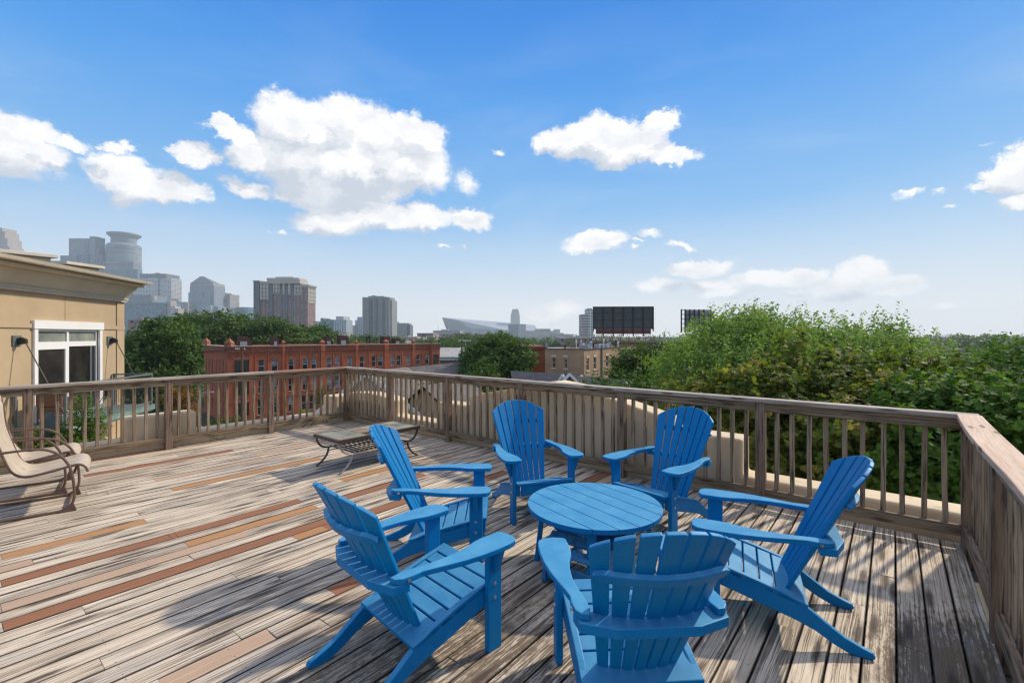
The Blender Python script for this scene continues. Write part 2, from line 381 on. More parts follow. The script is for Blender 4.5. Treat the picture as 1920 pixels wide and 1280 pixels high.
def rail_wood(name, c0, c1, cd, amt=1.0):
    def fn(t, b):
        uv = uvsock(t); ux, uy, _ = t.sep(uv)
        warp = t.noise(t.scalev(uv, (2, 9, 1)), 1.0, 3, 0.5)
        uvw = t.comb(ux, t.math('ADD', uy, t.math('MULTIPLY', warp, 0.03)), 0.0)
        gm = t.noise(t.scalev(uvw, (2.0, 60, 1)), 1.0, 5, 0.62); gf = t.noise(t.scalev(uvw, (5, 240, 1)), 1.0, 3, 0.6)
        gl = t.noise(t.scalev(uv, (0.9, 6, 1)), 1.0, 5, 0.6)
        c = t.mix(t.mapr(gl, .35, .68), c0, c1)
        k = t.mapr(gf, .3, .7, .86, 1.12); c = t.mix(1.0, c, t.comb(k, k, k), 'MULTIPLY')
        c = t.mix(t.mapr(gm, .47, .63, 0, .88 * amt, smooth=True), c, cd)
        vk = t.vor(t.comb(t.math('MULTIPLY', ux, 1.6), t.math('MULTIPLY', uy, 8), 0.0), 1.0)
        c = t.mix(t.mapr(t.math('ADD', vk, t.math('MULTIPLY', t.math('SUBTRACT', gm, .5), .2)), .16, .05, 0, .75, smooth=True), c, (0.05, 0.032, 0.022))
        li = t.noise(t.scalev(uv, (8, 30, 1), loc=(3, 3, 3)), 1.0, 6, 0.7)
        c = t.mix(t.mapr(li, .58, .72, 0, .45), c, (0.42, 0.385, 0.34))
        t.put(b.inputs['Base Color'], c)
        t.put(b.inputs['Normal'], t.bump(t.math('ADD', gm, t.math('MULTIPLY', gf, .5)), 0.5, 0.003))
    return mat(name, None, 0.75, fn, spec=0.25)
M_rail = rail_wood('weathered_rail_wood', (0.175, 0.118, 0.070), (0.34, 0.25, 0.16), (0.036, 0.024, 0.015))
M_bal = rail_wood('weathered_baluster_wood', (0.24, 0.168, 0.105), (0.40, 0.305, 0.205), (0.055, 0.036, 0.022))
M_cap = rail_wood('weathered_cap_wood', (0.36, 0.295, 0.235), (0.54, 0.465, 0.385), (0.11, 0.085, 0.065), .80)
M_capred = rail_wood('red_cap_wood', (0.33, 0.165, 0.105), (0.42, 0.26, 0.19), (0.13, 0.07, 0.045), .6)
M_capnew = rail_wood('pale_cap_wood', (0.52, 0.36, 0.26), (0.66, 0.49, 0.37), (0.30, 0.19, 0.13), .45)
M_post = rail_wood('brown_post_wood', (0.20, 0.125, 0.078), (0.30, 0.215, 0.155), (0.06, 0.036, 0.024))
# --- stucco
def fn_stucco(col, dirt=(0.26, 0.19, 0.13), amt=.55):
    def fn(t, b):
        o = objsock(t); n = t.noise(o, 1.3, 6, .6); k = t.mapr(n, .3, .7, .9, 1.08)
        c = t.mix(1.0, col, t.comb(k, k, k), 'MULTIPLY')
        st = t.noise(t.scalev(o, (3.5, 3.5, .5)), 1.0, 6, .65); c = t.mix(t.mapr(st, .54, .74, 0, amt), c, dirt)
        fl = t.noise(o, 16, 6, .7); c = t.mix(t.mapr(fl, .66, .74, 0, .3), c, dirt)
        t.put(b.inputs['Base Color'], c)
        t.put(b.inputs['Normal'], t.bump(t.noise(o, 120, 3, .6), .25, .004))
    return fn
M_stucco = mat('tan_stucco', None, 0.85, fn_stucco((0.70, 0.565, 0.385)), spec=.2)
M_wallst = mat('yellow_tan_stucco_wall', None, 0.85, fn_stucco((0.47, 0.355, 0.225), amt=.12), spec=.2)
M_cornice = mat('grey_tan_cornice', None, 0.7, fn_stucco((0.56, 0.495, 0.40), amt=.15), spec=.3)
# --- blue plastic lumber
def fn_blue(t, b):
    o = objsock(t); rnd = t.new('ShaderNodeObjectInfo').outputs['Random']
    n = t.noise(o, 260, 3, .7); n2 = t.noise(o, 3.0, 5, .6)
    c = t.mix(t.mapr(n, .35, .65), (0.0004, 0.125, 0.345), (0.001, 0.215, 0.480))
    c = t.mix(t.mapr(n2, .5, .8, 0, .10), c, (0.05, 0.33, 0.62))
    gn = t.sep(t.new('ShaderNodeNewGeometry').outputs['Normal'])[2]      # sunlit look painted in: upward faces mixed to a paler blue
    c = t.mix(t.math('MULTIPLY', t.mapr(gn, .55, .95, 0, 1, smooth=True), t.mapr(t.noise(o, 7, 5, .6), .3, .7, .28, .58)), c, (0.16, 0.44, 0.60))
    d = t.noise(o, 55, 6, .75); c = t.mix(t.mapr(d, .66, .74, 0, .5), c, (0.20, 0.25, 0.27))
    t.put(b.inputs['Base Color'], c)
    t.put(b.inputs['Roughness'], t.mapr(n2, .3, .7, .38, .54))
    t.put(b.inputs['Normal'], t.bump(n, .35, .0012))
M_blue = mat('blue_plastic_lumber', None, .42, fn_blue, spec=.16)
def fn_bluedirt(t, b):
    fn_blue(t, b); o = objsock(t)
    c = b.inputs['Base Color'].links[0].from_socket
    d = t.noise(o, 22, 8, .8); c = t.mix(t.mapr(d, .50, .60, 0, .85), c, (0.045, 0.05, 0.05))
    e_ = t.noise(o, 34, 6, .8); c = t.mix(t.mapr(e_, .64, .68, 0, .9), c, (0.30, 0.28, 0.22))
    t.put(b.inputs['Base Color'], c)
M_bluedirt = mat('dirty_blue_plastic_lumber', None, .4, fn_bluedirt, spec=.5)
M_bolt = mat('steel_bolt', (0.55, 0.56, 0.58), .3, metal=1.0)
# --- others
M_metalbrown = vmat('rusty_brown_frame_paint', (0.135, 0.082, 0.058), scale=14, amt=.35, rough=.5)
M_sling = vmat('pinkish_beige_sling_fabric', (0.48, 0.40, 0.31), scale=5, amt=.12, rough=.85, bump=.2, bscale=500, dirt=(0.17, 0.10, 0.07), dirt_amt=.5)
M_slinggrey = M_sling
M_iron = vmat('dark_bronze_iron', (0.10, 0.075, 0.058), scale=20, amt=.4, rough=.38, metal=.6)
M_ironworn = vmat('worn_bare_iron', (0.36, 0.33, 0.30), scale=14, amt=.4, rough=.4, metal=.7)
def fn_tile(t, b):
    rnd = t.new('ShaderNodeAttribute', attribute_type='GEOMETRY', attribute_name='brd').outputs['Fac']; o = objsock(t)
    cr_ = t.new('ShaderNodeValToRGB'); t.put(cr_.inputs[0], rnd); r_ = cr_.color_ramp
    r_.elements[0].color = (0.20, 0.19, 0.135, 1); r_.elements[1].color = (0.115, 0.125, 0.135, 1)
    for p, c in ((.25, (0.30, 0.30, 0.20, 1)), (.5, (0.24, 0.16, 0.10, 1)), (.75, (0.26, 0.27, 0.22, 1))):
        q = r_.elements.new(p); q.color = c
    c = t.mix(t.mapr(t.noise(o, 9, 6, .65), .4, .7, 0, .5), cr_.outputs[0], (0.36, 0.33, 0.24))
    t.put(b.inputs['Base Color'], c); t.put(b.inputs['Normal'], t.bump(t.noise(o, 30, 6, .6), .4, .005))
M_tile = mat('slate_tiles', None, .85, fn_tile, spec=.15)
M_white = vmat('white_vinyl_trim', (0.78, 0.77, 0.75), scale=2, amt=.05, rough=.45)
M_black = mat('black_metal', (0.02, 0.02, 0.022), .45)
M_greymetal = vmat('grey_green_metal', (0.12, 0.14, 0.14), scale=6, amt=.2, rough=.5)
M_greencopper = vmat('green_copper_flashing', (0.17, 0.25, 0.22), scale=4, amt=.25, rough=.6)
M_cover = vmat('dark_teal_cover', (0.045, 0.075, 0.095), scale=8, amt=.3, rough=.6)
M_wicker = vmat('brown_wicker', (0.17, 0.095, 0.07), scale=60, amt=.5, rough=.8)
def glass_mat(name, dark, refl):
    def fn(t, b):
        o = objsock(t); n = t.noise(o, .9, 4, .6)
        t.put(b.inputs['Base Color'], t.mix(t.mapr(n, .38, .62), dark, refl))
    return mat(name, None, .08, fn, spec=.8)
M_glass = glass_mat('dark_window_glass', (0.012, 0.012, 0.013), (0.045, 0.04, 0.035))
M_glasslight = glass_mat('blind_window_glass', (0.10, 0.12, 0.13), (0.34, 0.36, 0.36))
M_trans = glass_mat('transom_glass', (0.10, 0.125, 0.135), (0.30, 0.31, 0.25))
def fn_curtain(t, b):
    uv = uvsock(t); t.put(b.inputs['Base Color'], t.mix(t.mapr(t.noise(t.scalev(uv, (30, .3, 1)), 1, 2, .5), .4, .6), (0.06, 0.055, 0.035), (0.10, 0.10, 0.06)))
M_curtain = mat('olive_curtain', None, .9, fn_curtain)
def fn_brick(ca, cb, mortar, dirt=None, sc=1.0):
    def fn(t, b):
        uv = uvsock(t); br = t.new('ShaderNodeTexBrick'); t.put(br.inputs['Vector'], uv)
        br.inputs['Color1'].default_value = (*ca, 1); br.inputs['Color2'].default_value = (*cb, 1); br.inputs['Mortar'].default_value = (*mortar, 1)
        br.inputs['Scale'].default_value = 1.0; br.inputs['Brick Width'].default_value = .22 * sc; br.inputs['Row Height'].default_value = .075 * sc; br.inputs['Mortar Size'].default_value = .012
        n = t.noise(t.scalev(uv, (.35, .8, 1)), 1, 7, .65); k = t.mapr(n, .3, .7, .78, 1.2)
        c = t.mix(1.0, br.outputs[0], t.comb(k, k, k), 'MULTIPLY')
        if dirt:
            st = t.noise(t.scalev(uv, (1.2, .16, 1)), 1, 6, .65); c = t.mix(t.mapr(st, .52, .72, 0, .5), c, dirt)
        t.put(b.inputs['Base Color'], c)
    return fn
M_redbrick = mat('red_brick', None, .85, fn_brick((0.48, 0.108, 0.036), (0.38, 0.080, 0.028), (0.36, 0.15, 0.09), (0.24, 0.06, 0.035)), spec=.2)
M_tanbrick = mat('tan_brick', None, .85, fn_brick((0.40, 0.255, 0.15), (0.33, 0.205, 0.12), (0.34, 0.25, 0.17), (0.22, 0.14, 0.09)), spec=.2)
M_brownbrick = mat('brown_brick', None, .85, fn_brick((0.085, 0.035, 0.03), (0.07, 0.03, 0.026), (0.10, 0.05, 0.04)), spec=.2)
M_stonecap = vmat('pale_stone_coping', (0.52, 0.42, 0.32), scale=1.5, amt=.2, rough=.8)
M_redstone = vmat('red_sandstone', (0.30, 0.105, 0.06), scale=2.5, amt=.25, rough=.85)
M_redtrim = vmat('weathered_red_cornice', (0.26, 0.075, 0.035), scale=1.6, amt=.35, rough=.8)
M_roofgrey = vmat('grey_membrane_roof', (0.13, 0.125, 0.12), scale=.4, amt=.25, rough=.9)
def fn_shingle(ca, cb):
    def fn(t, b):
        uv = uvsock(t); br = t.new('ShaderNodeTexBrick'); t.put(br.inputs['Vector'], uv)
        br.inputs['Color1'].default_value = (*ca, 1); br.inputs['Color2'].default_value = (*cb, 1); br.inputs['Mortar'].default_value = (*[x * .6 for x in ca], 1)
        br.inputs['Scale'].default_value = 1; br.inputs['Brick Width'].default_value = .3; br.inputs['Row Height'].default_value = .16; br.inputs['Mortar Size'].default_value = .012
        n = t.noise(t.scalev(uv, (.5, .5, 1)), 1, 6, .6); k = t.mapr(n, .3, .7, .8, 1.2)
        t.put(b.inputs['Base Color'], t.mix(1.0, br.outputs[0], t.comb(k, k, k), 'MULTIPLY'))
    return fn
M_shingle = mat('charcoal_shingles', None, .9, fn_shingle((0.060, 0.066, 0.082), (0.085, 0.09, 0.105)), spec=.2)
M_siding = vmat('pale_grey_siding', (.46, .45, .43), scale=1, amt=.1, rough=.8)
M_shingle2 = mat('grey_brown_shingles', None, .9, fn_shingle((0.15, 0.135, 0.125), (0.19, 0.17, 0.155)), spec=.2)
M_whitewood = vmat('white_painted_wood', (0.70, 0.69, 0.66), scale=2, amt=.08, rough=.6)
M_rust = vmat('dark_red_rusted_steel', (0.16, 0.05, 0.042), scale=1.2, amt=.4, rough=.8)
M_bbpanel = vmat('dark_billboard_back_panels', (0.075, 0.08, 0.085), scale=1.2, amt=.25, rough=.7)
M_bbpanel2 = vmat('pale_louvre_panels', (0.26, 0.28, 0.30), scale=1.2, amt=.25, rough=.6)
M_darksteel = vmat('dark_blue_steel', (0.018, 0.02, 0.027), scale=1.5, amt=.3, rough=.6)
M_pole = vmat('brown_utility_pole_wood', (0.12, 0.075, 0.05), scale=5, amt=.3, rough=.9)
M_galv = vmat('galvanised_steel', (0.35, 0.36, 0.37), scale=3, amt=.2, rough=.45, metal=.5)
M_ground = vmat('ground_mix', (0.075, 0.088, 0.045), scale=.02, amt=.4, rough=1, spec=.1)
M_asphalt = vmat('asphalt', (0.055, 0.055, 0.055), scale=.3, amt=.2, rough=.9)
M_concrete = vmat('pale_concrete', (0.33, 0.32, 0.30), scale=.4, amt=.2, rough=.9)
M_bark = vmat('bark', (0.085, 0.062, 0.045), scale=8, amt=.4, rough=.95)
M_yellow = mat('yellow_petals', (0.75, 0.42, 0.02), .6)
def leaf_mat(name, ca, cb, cc=None, ccamt=.1, trans=.35, rough=.7):
    m = bpy.data.materials.new(name); m.use_nodes = True; t = NT(m.node_tree); b = t.n['Principled BSDF']
    rnd = t.new('ShaderNodeAttribute', attribute_type='GEOMETRY', attribute_name='rnd').outputs['Fac']
    o = objsock(t); n = t.noise(o, .55, 4, .6)
    f = t.math('ADD', t.math('MULTIPLY', rnd, .6), t.mapr(n, .3, .7, -.1, .5), clamp=True)
    c = t.mix(f, ca, cb)
    if cc: c = t.mix(t.mapr(t.math('ADD', rnd, t.math('MULTIPLY', t.math('SUBTRACT', t.noise(o, 1.1, 3, .6), .5), 1.2)), 1 - ccamt - .15, 1 - ccamt + .15, 0, 1), c, cc)
    t.put(b.inputs['Base Color'], c); b.inputs['Roughness'].default_value = rough; b.inputs['Specular IOR Level'].default_value = .14
    tr = t.new('ShaderNodeBsdfTranslucent'); t.put(tr.inputs[0], t.mix(1.0, c, (1.25, 1.35, .55), 'MULTIPLY'))
    mx = t.new('ShaderNodeMixShader'); mx.inputs[0].default_value = trans
    t.l.new(b.outputs[0], mx.inputs[1]); t.l.new(tr.outputs[0], mx.inputs[2]); t.l.new(mx.outputs[0], t.n['Material Output'].inputs[0])
    return m
L_maple = leaf_mat('maple_leaves', (0.034, 0.068, 0.013), (0.21, 0.25, 0.050), (0.36, 0.27, 0.065), .14, .46, .62)
L_mapledk = leaf_mat('dark_maple_leaves', (0.038, 0.100, 0.017), (0.14, 0.24, 0.04), None, .1, .42, .66)
L_elm = leaf_mat('feathery_elm_leaves', (0.125, 0.215, 0.045), (0.27, 0.38, 0.095), None, .1, .44, .7)
L_dark = leaf_mat('dark_green_leaves', (0.040, 0.092, 0.020), (0.105, 0.175, 0.035), None, .1, .30, .7)
L_mid = leaf_mat('mid_green_leaves', (0.050, 0.105, 0.020), (0.11, 0.17, 0.030), None, .1, .30, .5)
L_orange = leaf_mat('orange_bronze_leaves', (0.16, 0.06, 0.02), (0.30, 0.15, 0.03), None, .1, .3, .5)
L_lime = leaf_mat('lime_leaves', (0.20, 0.32, 0.02), (0.34, 0.45, 0.04), None, .1, .35, .5)
# ------------------------------------------------------------------ foliage
LEAF_QUAD = np.array([(-.5, 0, 0), (0, -.28, .06), (.55, 0, -.03), (0, .28, .06)], float)
_ml = [(-.48, 0), (-.36, -.16), (-.20, -.42), (-.06, -.22), (.16, -.52), (.16, -.20), (.56, 0), (.16, .20), (.16, .52), (-.06, .22), (-.20, .42), (-.36, .16)]
LEAF_MAPLE = np.array([(x, y, abs(y) * .22 - .05 * abs(x)) for x, y in _ml], float)
def leaf_mesh(name, pos, nrm, size, shape, m, parent, rnd=None, seed=0):
    rg = np.random.RandomState(seed); n = len(pos); k = len(shape)
    nrm = nrm / np.linalg.norm(nrm, axis=1, keepdims=True)
    t = rg.normal(size=(n, 3)); t -= nrm * (t * nrm).sum(1, keepdims=True); t /= np.linalg.norm(t, axis=1, keepdims=True)
    b = np.cross(nrm, t); sz = size * rg.uniform(.6, 1.25, (n, 1, 1))
    V = (shape[None, :, 0:1] * t[:, None, :] + shape[None, :, 1:2] * b[:, None, :] + shape[None, :, 2:3] * nrm[:, None, :]) * sz + pos[:, None, :]
    V = V.reshape(-1, 3).astype(np.float32)
    me = bpy.data.meshes.new(name); me.vertices.add(n * k); me.vertices.foreach_set('co', V.ravel())
    me.loops.add(n * k); me.loops.foreach_set('vertex_index', np.arange(n * k, dtype=np.int32))
    me.polygons.add(n); me.polygons.foreach_set('loop_start', np.arange(0, n * k, k, dtype=np.int32))
    try: me.polygons.foreach_set('loop_total', np.full(n, k, np.int32))
    except Exception: pass
    a = me.attributes.new('rnd', 'FLOAT', 'FACE'); a.data.foreach_set('value', (rnd if rnd is not None else rg.rand(n)).astype(np.float32))
    me.materials.append(m); me.update(); me.validate()
    o = bpy.data.objects.new(name, me); COL.objects.link(o); o.parent = parent
    return o
def crown(lobes, n_clump, n_leaf, leaf, m, parent, seed, shape=LEAF_QUAD, clump_r=.5, spray=.8, up=.6, shell=.45, name='crown', gap=.35):
    """lobes (x,y,z,rx,ry,rz); each clump is a spray of leaves pointing outward and up"""
    rg = np.random.RandomState(seed); lobes = np.array(lobes, float)
    wgt = (lobes[:, 3] * lobes[:, 4] + lobes[:, 3] * lobes[:, 5]); wgt /= wgt.sum()
    li = rg.choice(len(lobes), n_clump, p=wgt); d = rg.normal(size=(n_clump, 3)); d /= np.linalg.norm(d, axis=1, keepdims=True)
    r = (shell + (1 - shell) * rg.rand(n_clump, 1) ** .6)
    # uneven outline
    bump = 1 + gap * (np.sin(d[:, :1] * 7 + li[:, None]) * np.sin(d[:, 1:2] * 6 + 2 * li[:, None]) * .5 + rg.uniform(-.35, .35, (n_clump, 1)))
    c = lobes[li, :3] + d * r * bump * lobes[li, 3:6]
    ax = d * .7 + np.array([0, 0, up]) + rg.normal(size=(n_clump, 3)) * .25; ax /= np.linalg.norm(ax, axis=1, keepdims=True)
    s = rg.uniform(-.5, 1, (n_clump, n_leaf, 1)) * spray * rg.uniform(.5, 1.3, (n_clump, 1, 1))
    rad = clump_r * (1 - .55 * np.clip(s / max(spray, 1e-3), 0, 1))
    p = c[:, None, :] + ax[:, None, :] * s + rg.normal(size=(n_clump, n_leaf, 3)) * rad * np.array([.6, .6, .42])
    nr = d[:, None, :] * .55 + np.array([0, 0, .75]) + rg.normal(size=(n_clump, n_leaf, 3)) * .55
    rnd = np.clip(rg.rand(n_clump, 1) * .6 + rg.rand(n_clump, n_leaf) * .4, 0, 1)
    return leaf_mesh(name, p.reshape(-1, 3), nr.reshape(-1, 3), leaf, shape, m, parent, rnd.ravel(), seed)
def trunk(base, lobes, r0, parent, seed, n_limb=10, m=None, top=None):
    rg = random.Random(seed); mb = MB(); bx, by, bz = base
    cz = top if top is not None else sum(l[2] for l in lobes) / len(lobes)
    mb.tube([(bx, by, bz), (bx + .05, by, bz + (cz - bz) * .5), (bx - .05, by + .1, cz)], [r0, r0 * .75, r0 * .45], 8)
    for i in range(n_limb):
        l = lobes[i % len(lobes)]; s = bz + (cz - bz) * rg.uniform(.45, .95)
        e_ = (l[0] + rg.uniform(-.7, .7) * l[3], l[1] + rg.uniform(-.7, .7) * l[4], l[2] + rg.uniform(-.1, .8) * l[5])
        mid = ((bx + e_[0]) / 2 + rg.uniform(-.4, .4), (by + e_[1]) / 2 + rg.uniform(-.4, .4), (s + e_[2]) / 2 + rg.uniform(0, .8))
        mb.tube([(bx, by, s), mid, e_], [r0 * .4, r0 * .22, r0 * .05], 6)
    return mb.build('trunk', m or M_bark, parent, smooth=True)
def tree(label, base, lobes, r0, n_clump, n_leaf, leaf, m, seed, group=None, name='tree', n_limb=10, top=None, **kw):
    root = thing(name, label, 'tree', base, 0, group)
    L = [(l[0] - base[0], l[1] - base[1], l[2] - base[2], *l[3:]) for l in lobes]
    trunk((0, 0, 0), L, r0, root, seed, n_limb, top=(top - base[2]) if top is not None else None)
    crown(L, n_clump, n_leaf, leaf, m, root, seed, **kw)
    return root
# ================================================================== SETTING
g = MB(); g.box(-3400, 3400, -300, 3400, GZ - .5, GZ); tag(g.build('ground', M_ground), kind='structure')
def sheet(name, pts, z, m, kind='structure', lab=None):
    mb = MB(); mb.v = [(p[0], p[1], z) for p in pts]; mb.face(range(len(pts)), [(p[0], p[1]) for p in pts]); return tag(mb.build(name, m), kind=kind)
# street in front of the brick row, its pavement, and a cross street
RB0 = at(425, 73, CY); RB1 = at(821, 100, CY); RBd = (Vector((RB1.x, RB1.y, 0)) - Vector((RB0.x, RB0.y, 0))); RBL = RBd.length; RBd.normalize()
RBn = Vector((RBd.y, -RBd.x, 0))                      # faces the camera
def rb(s, n, z): return Vector((RB0.x, RB0.y, 0)) + RBd * s + RBn * n + Vector((0, 0, z))
def strip(name, s0, s1, n0, n1, z, m):
    sheet(name, [rb(s0, n0, 0)[:2], rb(s1, n0, 0)[:2], rb(s1, n1, 0)[:2], rb(s0, n1, 0)[:2]], z, m)
strip('pavement', -60, 120, 3.2, 5.4, GZ + .13, M_concrete)
strip('road', -60, 120, 5.4, 14.5, GZ + .004, M_asphalt)
strip('lawn', -60, 120, -.2, 3.2, GZ + .06, M_ground)
# ------------------------------------------------------------------ host building: walls, roof, parapets
host = thing('apartment_building', 'tan stucco building under the deck, its parapets stepping up outside the railing', 'building', (0, 0, 0))
hb = MB(); hb.box(-6.5, 5.55, -.80, 8.75, GZ, -.30, M=UVM); hb.build('wall', M_stucco, host)
hb = MB(); hb.box(-6.4, 5.40, -.60, 8.55, -.296, -.16, M=UVM); hb.build('roof', M_roofgrey, host)
# front parapet: elevation polygon (v, z) extruded over its thickness
FP = [(-.92, -.4), (-.92, .215), (1.24, .215), (1.24, .60), (1.97, .60), (1.97, .715), (2.25, .785), (2.75, .90), (3.15, 1.01), (3.62, 1.06), (4.05, 1.00), (4.55, .875), (5.0, .79), (5.24, .715), (5.24, .575), (5.96, .575), (5.96, .215), (7.15, .215), (7.15, .50), (7.6, .55), (8.0, .57), (8.4, .55), (8.88, .50), (8.88, -.4)]
def elev(axis_along, axis_out, off):       # maps (a, z, thickness) -> world
    return Matrix(((axis_along.x, 0, axis_out.x, axis_out.x * off), (axis_along.y, 0, axis_out.y, axis_out.y * off), (0, 1, 0, 0), (0, 0, 0, 1)))
def parapet(name, poly, along, out, d0, d1, parent, m=M_stucco, bevel=.03):
    mb = MB(); n = len(poly); mt = elev(along, out, 0)
    for dd in (d0, d1):
        for (a, z) in poly: mb.v.append(tuple(mt @ Vector((a, z, dd))))
    mb.face(range(n), [q for q in poly]); mb.face([n + i for i in range(n)][::-1], [q for q in poly][::-1])
    for i in range(n):
        j = (i + 1) % n; l = math.dist(poly[i], poly[j]); mb.face([j, i, n + i, n + j], [(l, 0), (0, 0), (0, d1 - d0), (l, d1 - d0)])
    o = mb.build(name, m, parent); bm = bmesh.new(); bm.from_mesh(o.data); bmesh.ops.recalc_face_normals(bm, faces=bm.faces); bm.to_mesh(o.data); bm.free()
    b = o.modifiers.new('bevel', 'BEVEL'); b.width = bevel; b.segments = 3; b.limit_method = 'ANGLE'; b.angle_limit = R(35)
    return o
parapet('parapet', FP, A2, A1, 5.40, 5.73, host)
LP = [(-6.4, -.4), (-6.4, .19), (-1.5, .19), (1.78, .19), (1.78, .50), (2.67, .50), (2.67, .19), (4.97, .19), (4.97, .50), (5.395, .50), (5.395, -.4)]
parapet('parapet', LP, A1, A2, 8.55, 8.88, host)
parapet('parapet', [(-6.4, -.4), (-6.4, .2), (5.395, .2), (5.395, -.4)], A1, A2, -.93, -.62, host)
# cables lying against the left parapet
cb = MB()
for (ua, ub, za, zb) in ((4.35, 4.62, -.02, .13), (4.5, 4.72, -.02, .12), (4.80, 4.78, .14, .02), (4.84, 4.86, .14, .0)):
    cb.tube([UV(ua, 8.535, za), UV((ua + ub) / 2, 8.53, (za + zb) / 2 + .015), UV(ub, 8.535, zb)], .006, 6)
cb.tube([UV(u_, 8.53, z_) for u_, z_ in ((2.86, .12), (2.9, .04), (2.98, .0), (3.06, .02), (3.08, .08), (3.04, .12))], .003, 5)
tag(cb.build('cable', M_pole), 'thin brown cables sagging on the left parapet face under the bottom rail', 'cable')
# ------------------------------------------------------------------ deck
BW, GAP = 0.1424, 0.0080
v0 = -0.44; nb = 63
special = {}      # board index -> list of (u_from, u_to, kind)
def mark(x0, y0, x1, y1, kind):
    ua, va = to_uv(ground(x0, y0)); ub, vb = to_uv(ground(x1, y1)); i = int(round(((va + vb) / 2 - v0) / BW - .5))
    special.setdefault(i, []).append((min(ua, ub), max(ua, ub), kind))
mark(2, 1040, 274, 977, 1); mark(2, 1092, 330, 1002, 2); mark(318, 1004, 565, 938, 2); mark(345, 1016, 590, 948, 1)
mark(4, 1146, 460, 1000, 3); mark(4, 1168, 640, 962, 2); mark(320, 916, 600, 858, 1); mark(290, 900, 560, 845, 3)
mark(150, 886, 440, 845, 2); mark(130, 868, 420, 828, 3); mark(60, 885, 330, 838, 2); mark(612, 1103, 690, 1075, 2)
mark(300, 1279, 500, 1178, 3); mark(640, 900, 760, 868, 1); mark(700, 885, 850, 850, 3); mark(880, 905, 960, 885, 2); mark(1090, 905, 1130, 880, 2)
mark(350, 823, 600, 800, 3); mark(420, 812, 640, 793, 2); mark(560, 1012, 760, 942, 1); mark(600, 985, 760, 935, 2); mark(470, 850, 700, 812, 3)
mark(700, 1060, 900, 985, 3); mark(1120, 905, 1150, 888, 3); mark(640, 935, 800, 890, 2)
db = MB()
rgd = random.Random(11)
for i in range(nb):
    va = v0 + i * BW + GAP / 2; vb = v0 + (i + 1) * BW - GAP / 2
    cuts = {-5.0, 5.30}
    for (ua, ub, k) in special.get(i, []): cuts.update((max(ua, -4.9), min(ub, 5.2)))
    u = -5 + rgd.uniform(0, 3.6)
    while u < 5:
        if all(abs(u - c) > .5 for c in cuts): cuts.add(u)
        u += rgd.choice((2.44, 3.05, 3.66, 4.88))
    cs = sorted(cuts)
    for a, b_ in zip(cs[:-1], cs[1:]):
        if b_ - a < .02: continue
        kind = 0; mid = (a + b_) / 2
        for (ua, ub, k) in special.get(i, []):
            if ua - .01 <= mid <= ub + .01: kind = k
        if kind == 0 and rgd.random() < .03 and i > 20: kind = 3
        rnd = rgd.uniform(.02, .98); db.cur = kind + rnd
        dz0 = rgd.uniform(-.0025, .001); tilt = rgd.uniform(-.0016, .0016); cup = rgd.uniform(-.0012, .0018)
        W = vb - va; prof = [(0, -.034), (0, -.0045), (.0035, -.0008), (W * .3, -cup), (W * .5, -cup * 1.2), (W * .7, -cup), (W - .0035, -.0008), (W, -.0045), (W, -.034)]
        ends = [(a + .0012, 0), (b_ - .0012, 0)]; base = len(db.v); n = len(prof); sh = rgd.random() * 30; sw = rgd.random() * 20
        ns = max(1, int((b_ - a) / 1.2)); bowf = rgd.uniform(-.0015, .0015)
        for q in range(ns + 1):
            uu = ends[0][0] + (ends[1][0] - ends[0][0]) * q / ns; bo = bowf * math.sin(math.pi * q / ns)
            for (y, z) in prof: db.v.append((uu, va + y + bo, z + dz0 + tilt * (y / W * 2 - 1)))
        for q in range(ns):
            u0_ = ends[0][0] + (ends[1][0] - ends[0][0]) * q / ns; u1_ = ends[0][0] + (ends[1][0] - ends[0][0]) * (q + 1) / ns
            for p in range(n - 1):
                y0_, y1_ = prof[p][0], prof[p + 1][0]; zz0, zz1 = prof[p][1], prof[p + 1][1]
                db.face([base + q * n + p, base + (q + 1) * n + p, base + (q + 1) * n + p + 1, base + q * n + p + 1],
                        [(u0_ + sh, y0_ - zz0 + sw), (u1_ + sh, y0_ - zz0 + sw), (u1_ + sh, y1_ - zz1 + sw), (u0_ + sh, y1_ - zz1 + sw)])
        db.face([base + p for p in range(n)][::-1], [(q_[0], q_[1]) for q_ in prof][::-1])
        e0 = base + ns * n; db.face([e0 + p for p in range(n)], [(q_[0], q_[1]) for q_ in prof])
dk = db.build('deck', M_deck, attr='brd'); dk.matrix_world = UVM; tag(dk, kind='structure')
bm = bmesh.new(); bm.from_mesh(dk.data); bmesh.ops.recalc_face_normals(bm, faces=bm.faces); bm.to_mesh(dk.data); bm.free()
jb = MB()
for k in range(26): jb.box(-5 + k * .41 - .02, -5 + k * .41 + .02, -.43, 8.5, -.155, -.037, M=UVM)
tag(jb.build('deck_joists', M_post), kind='structure')
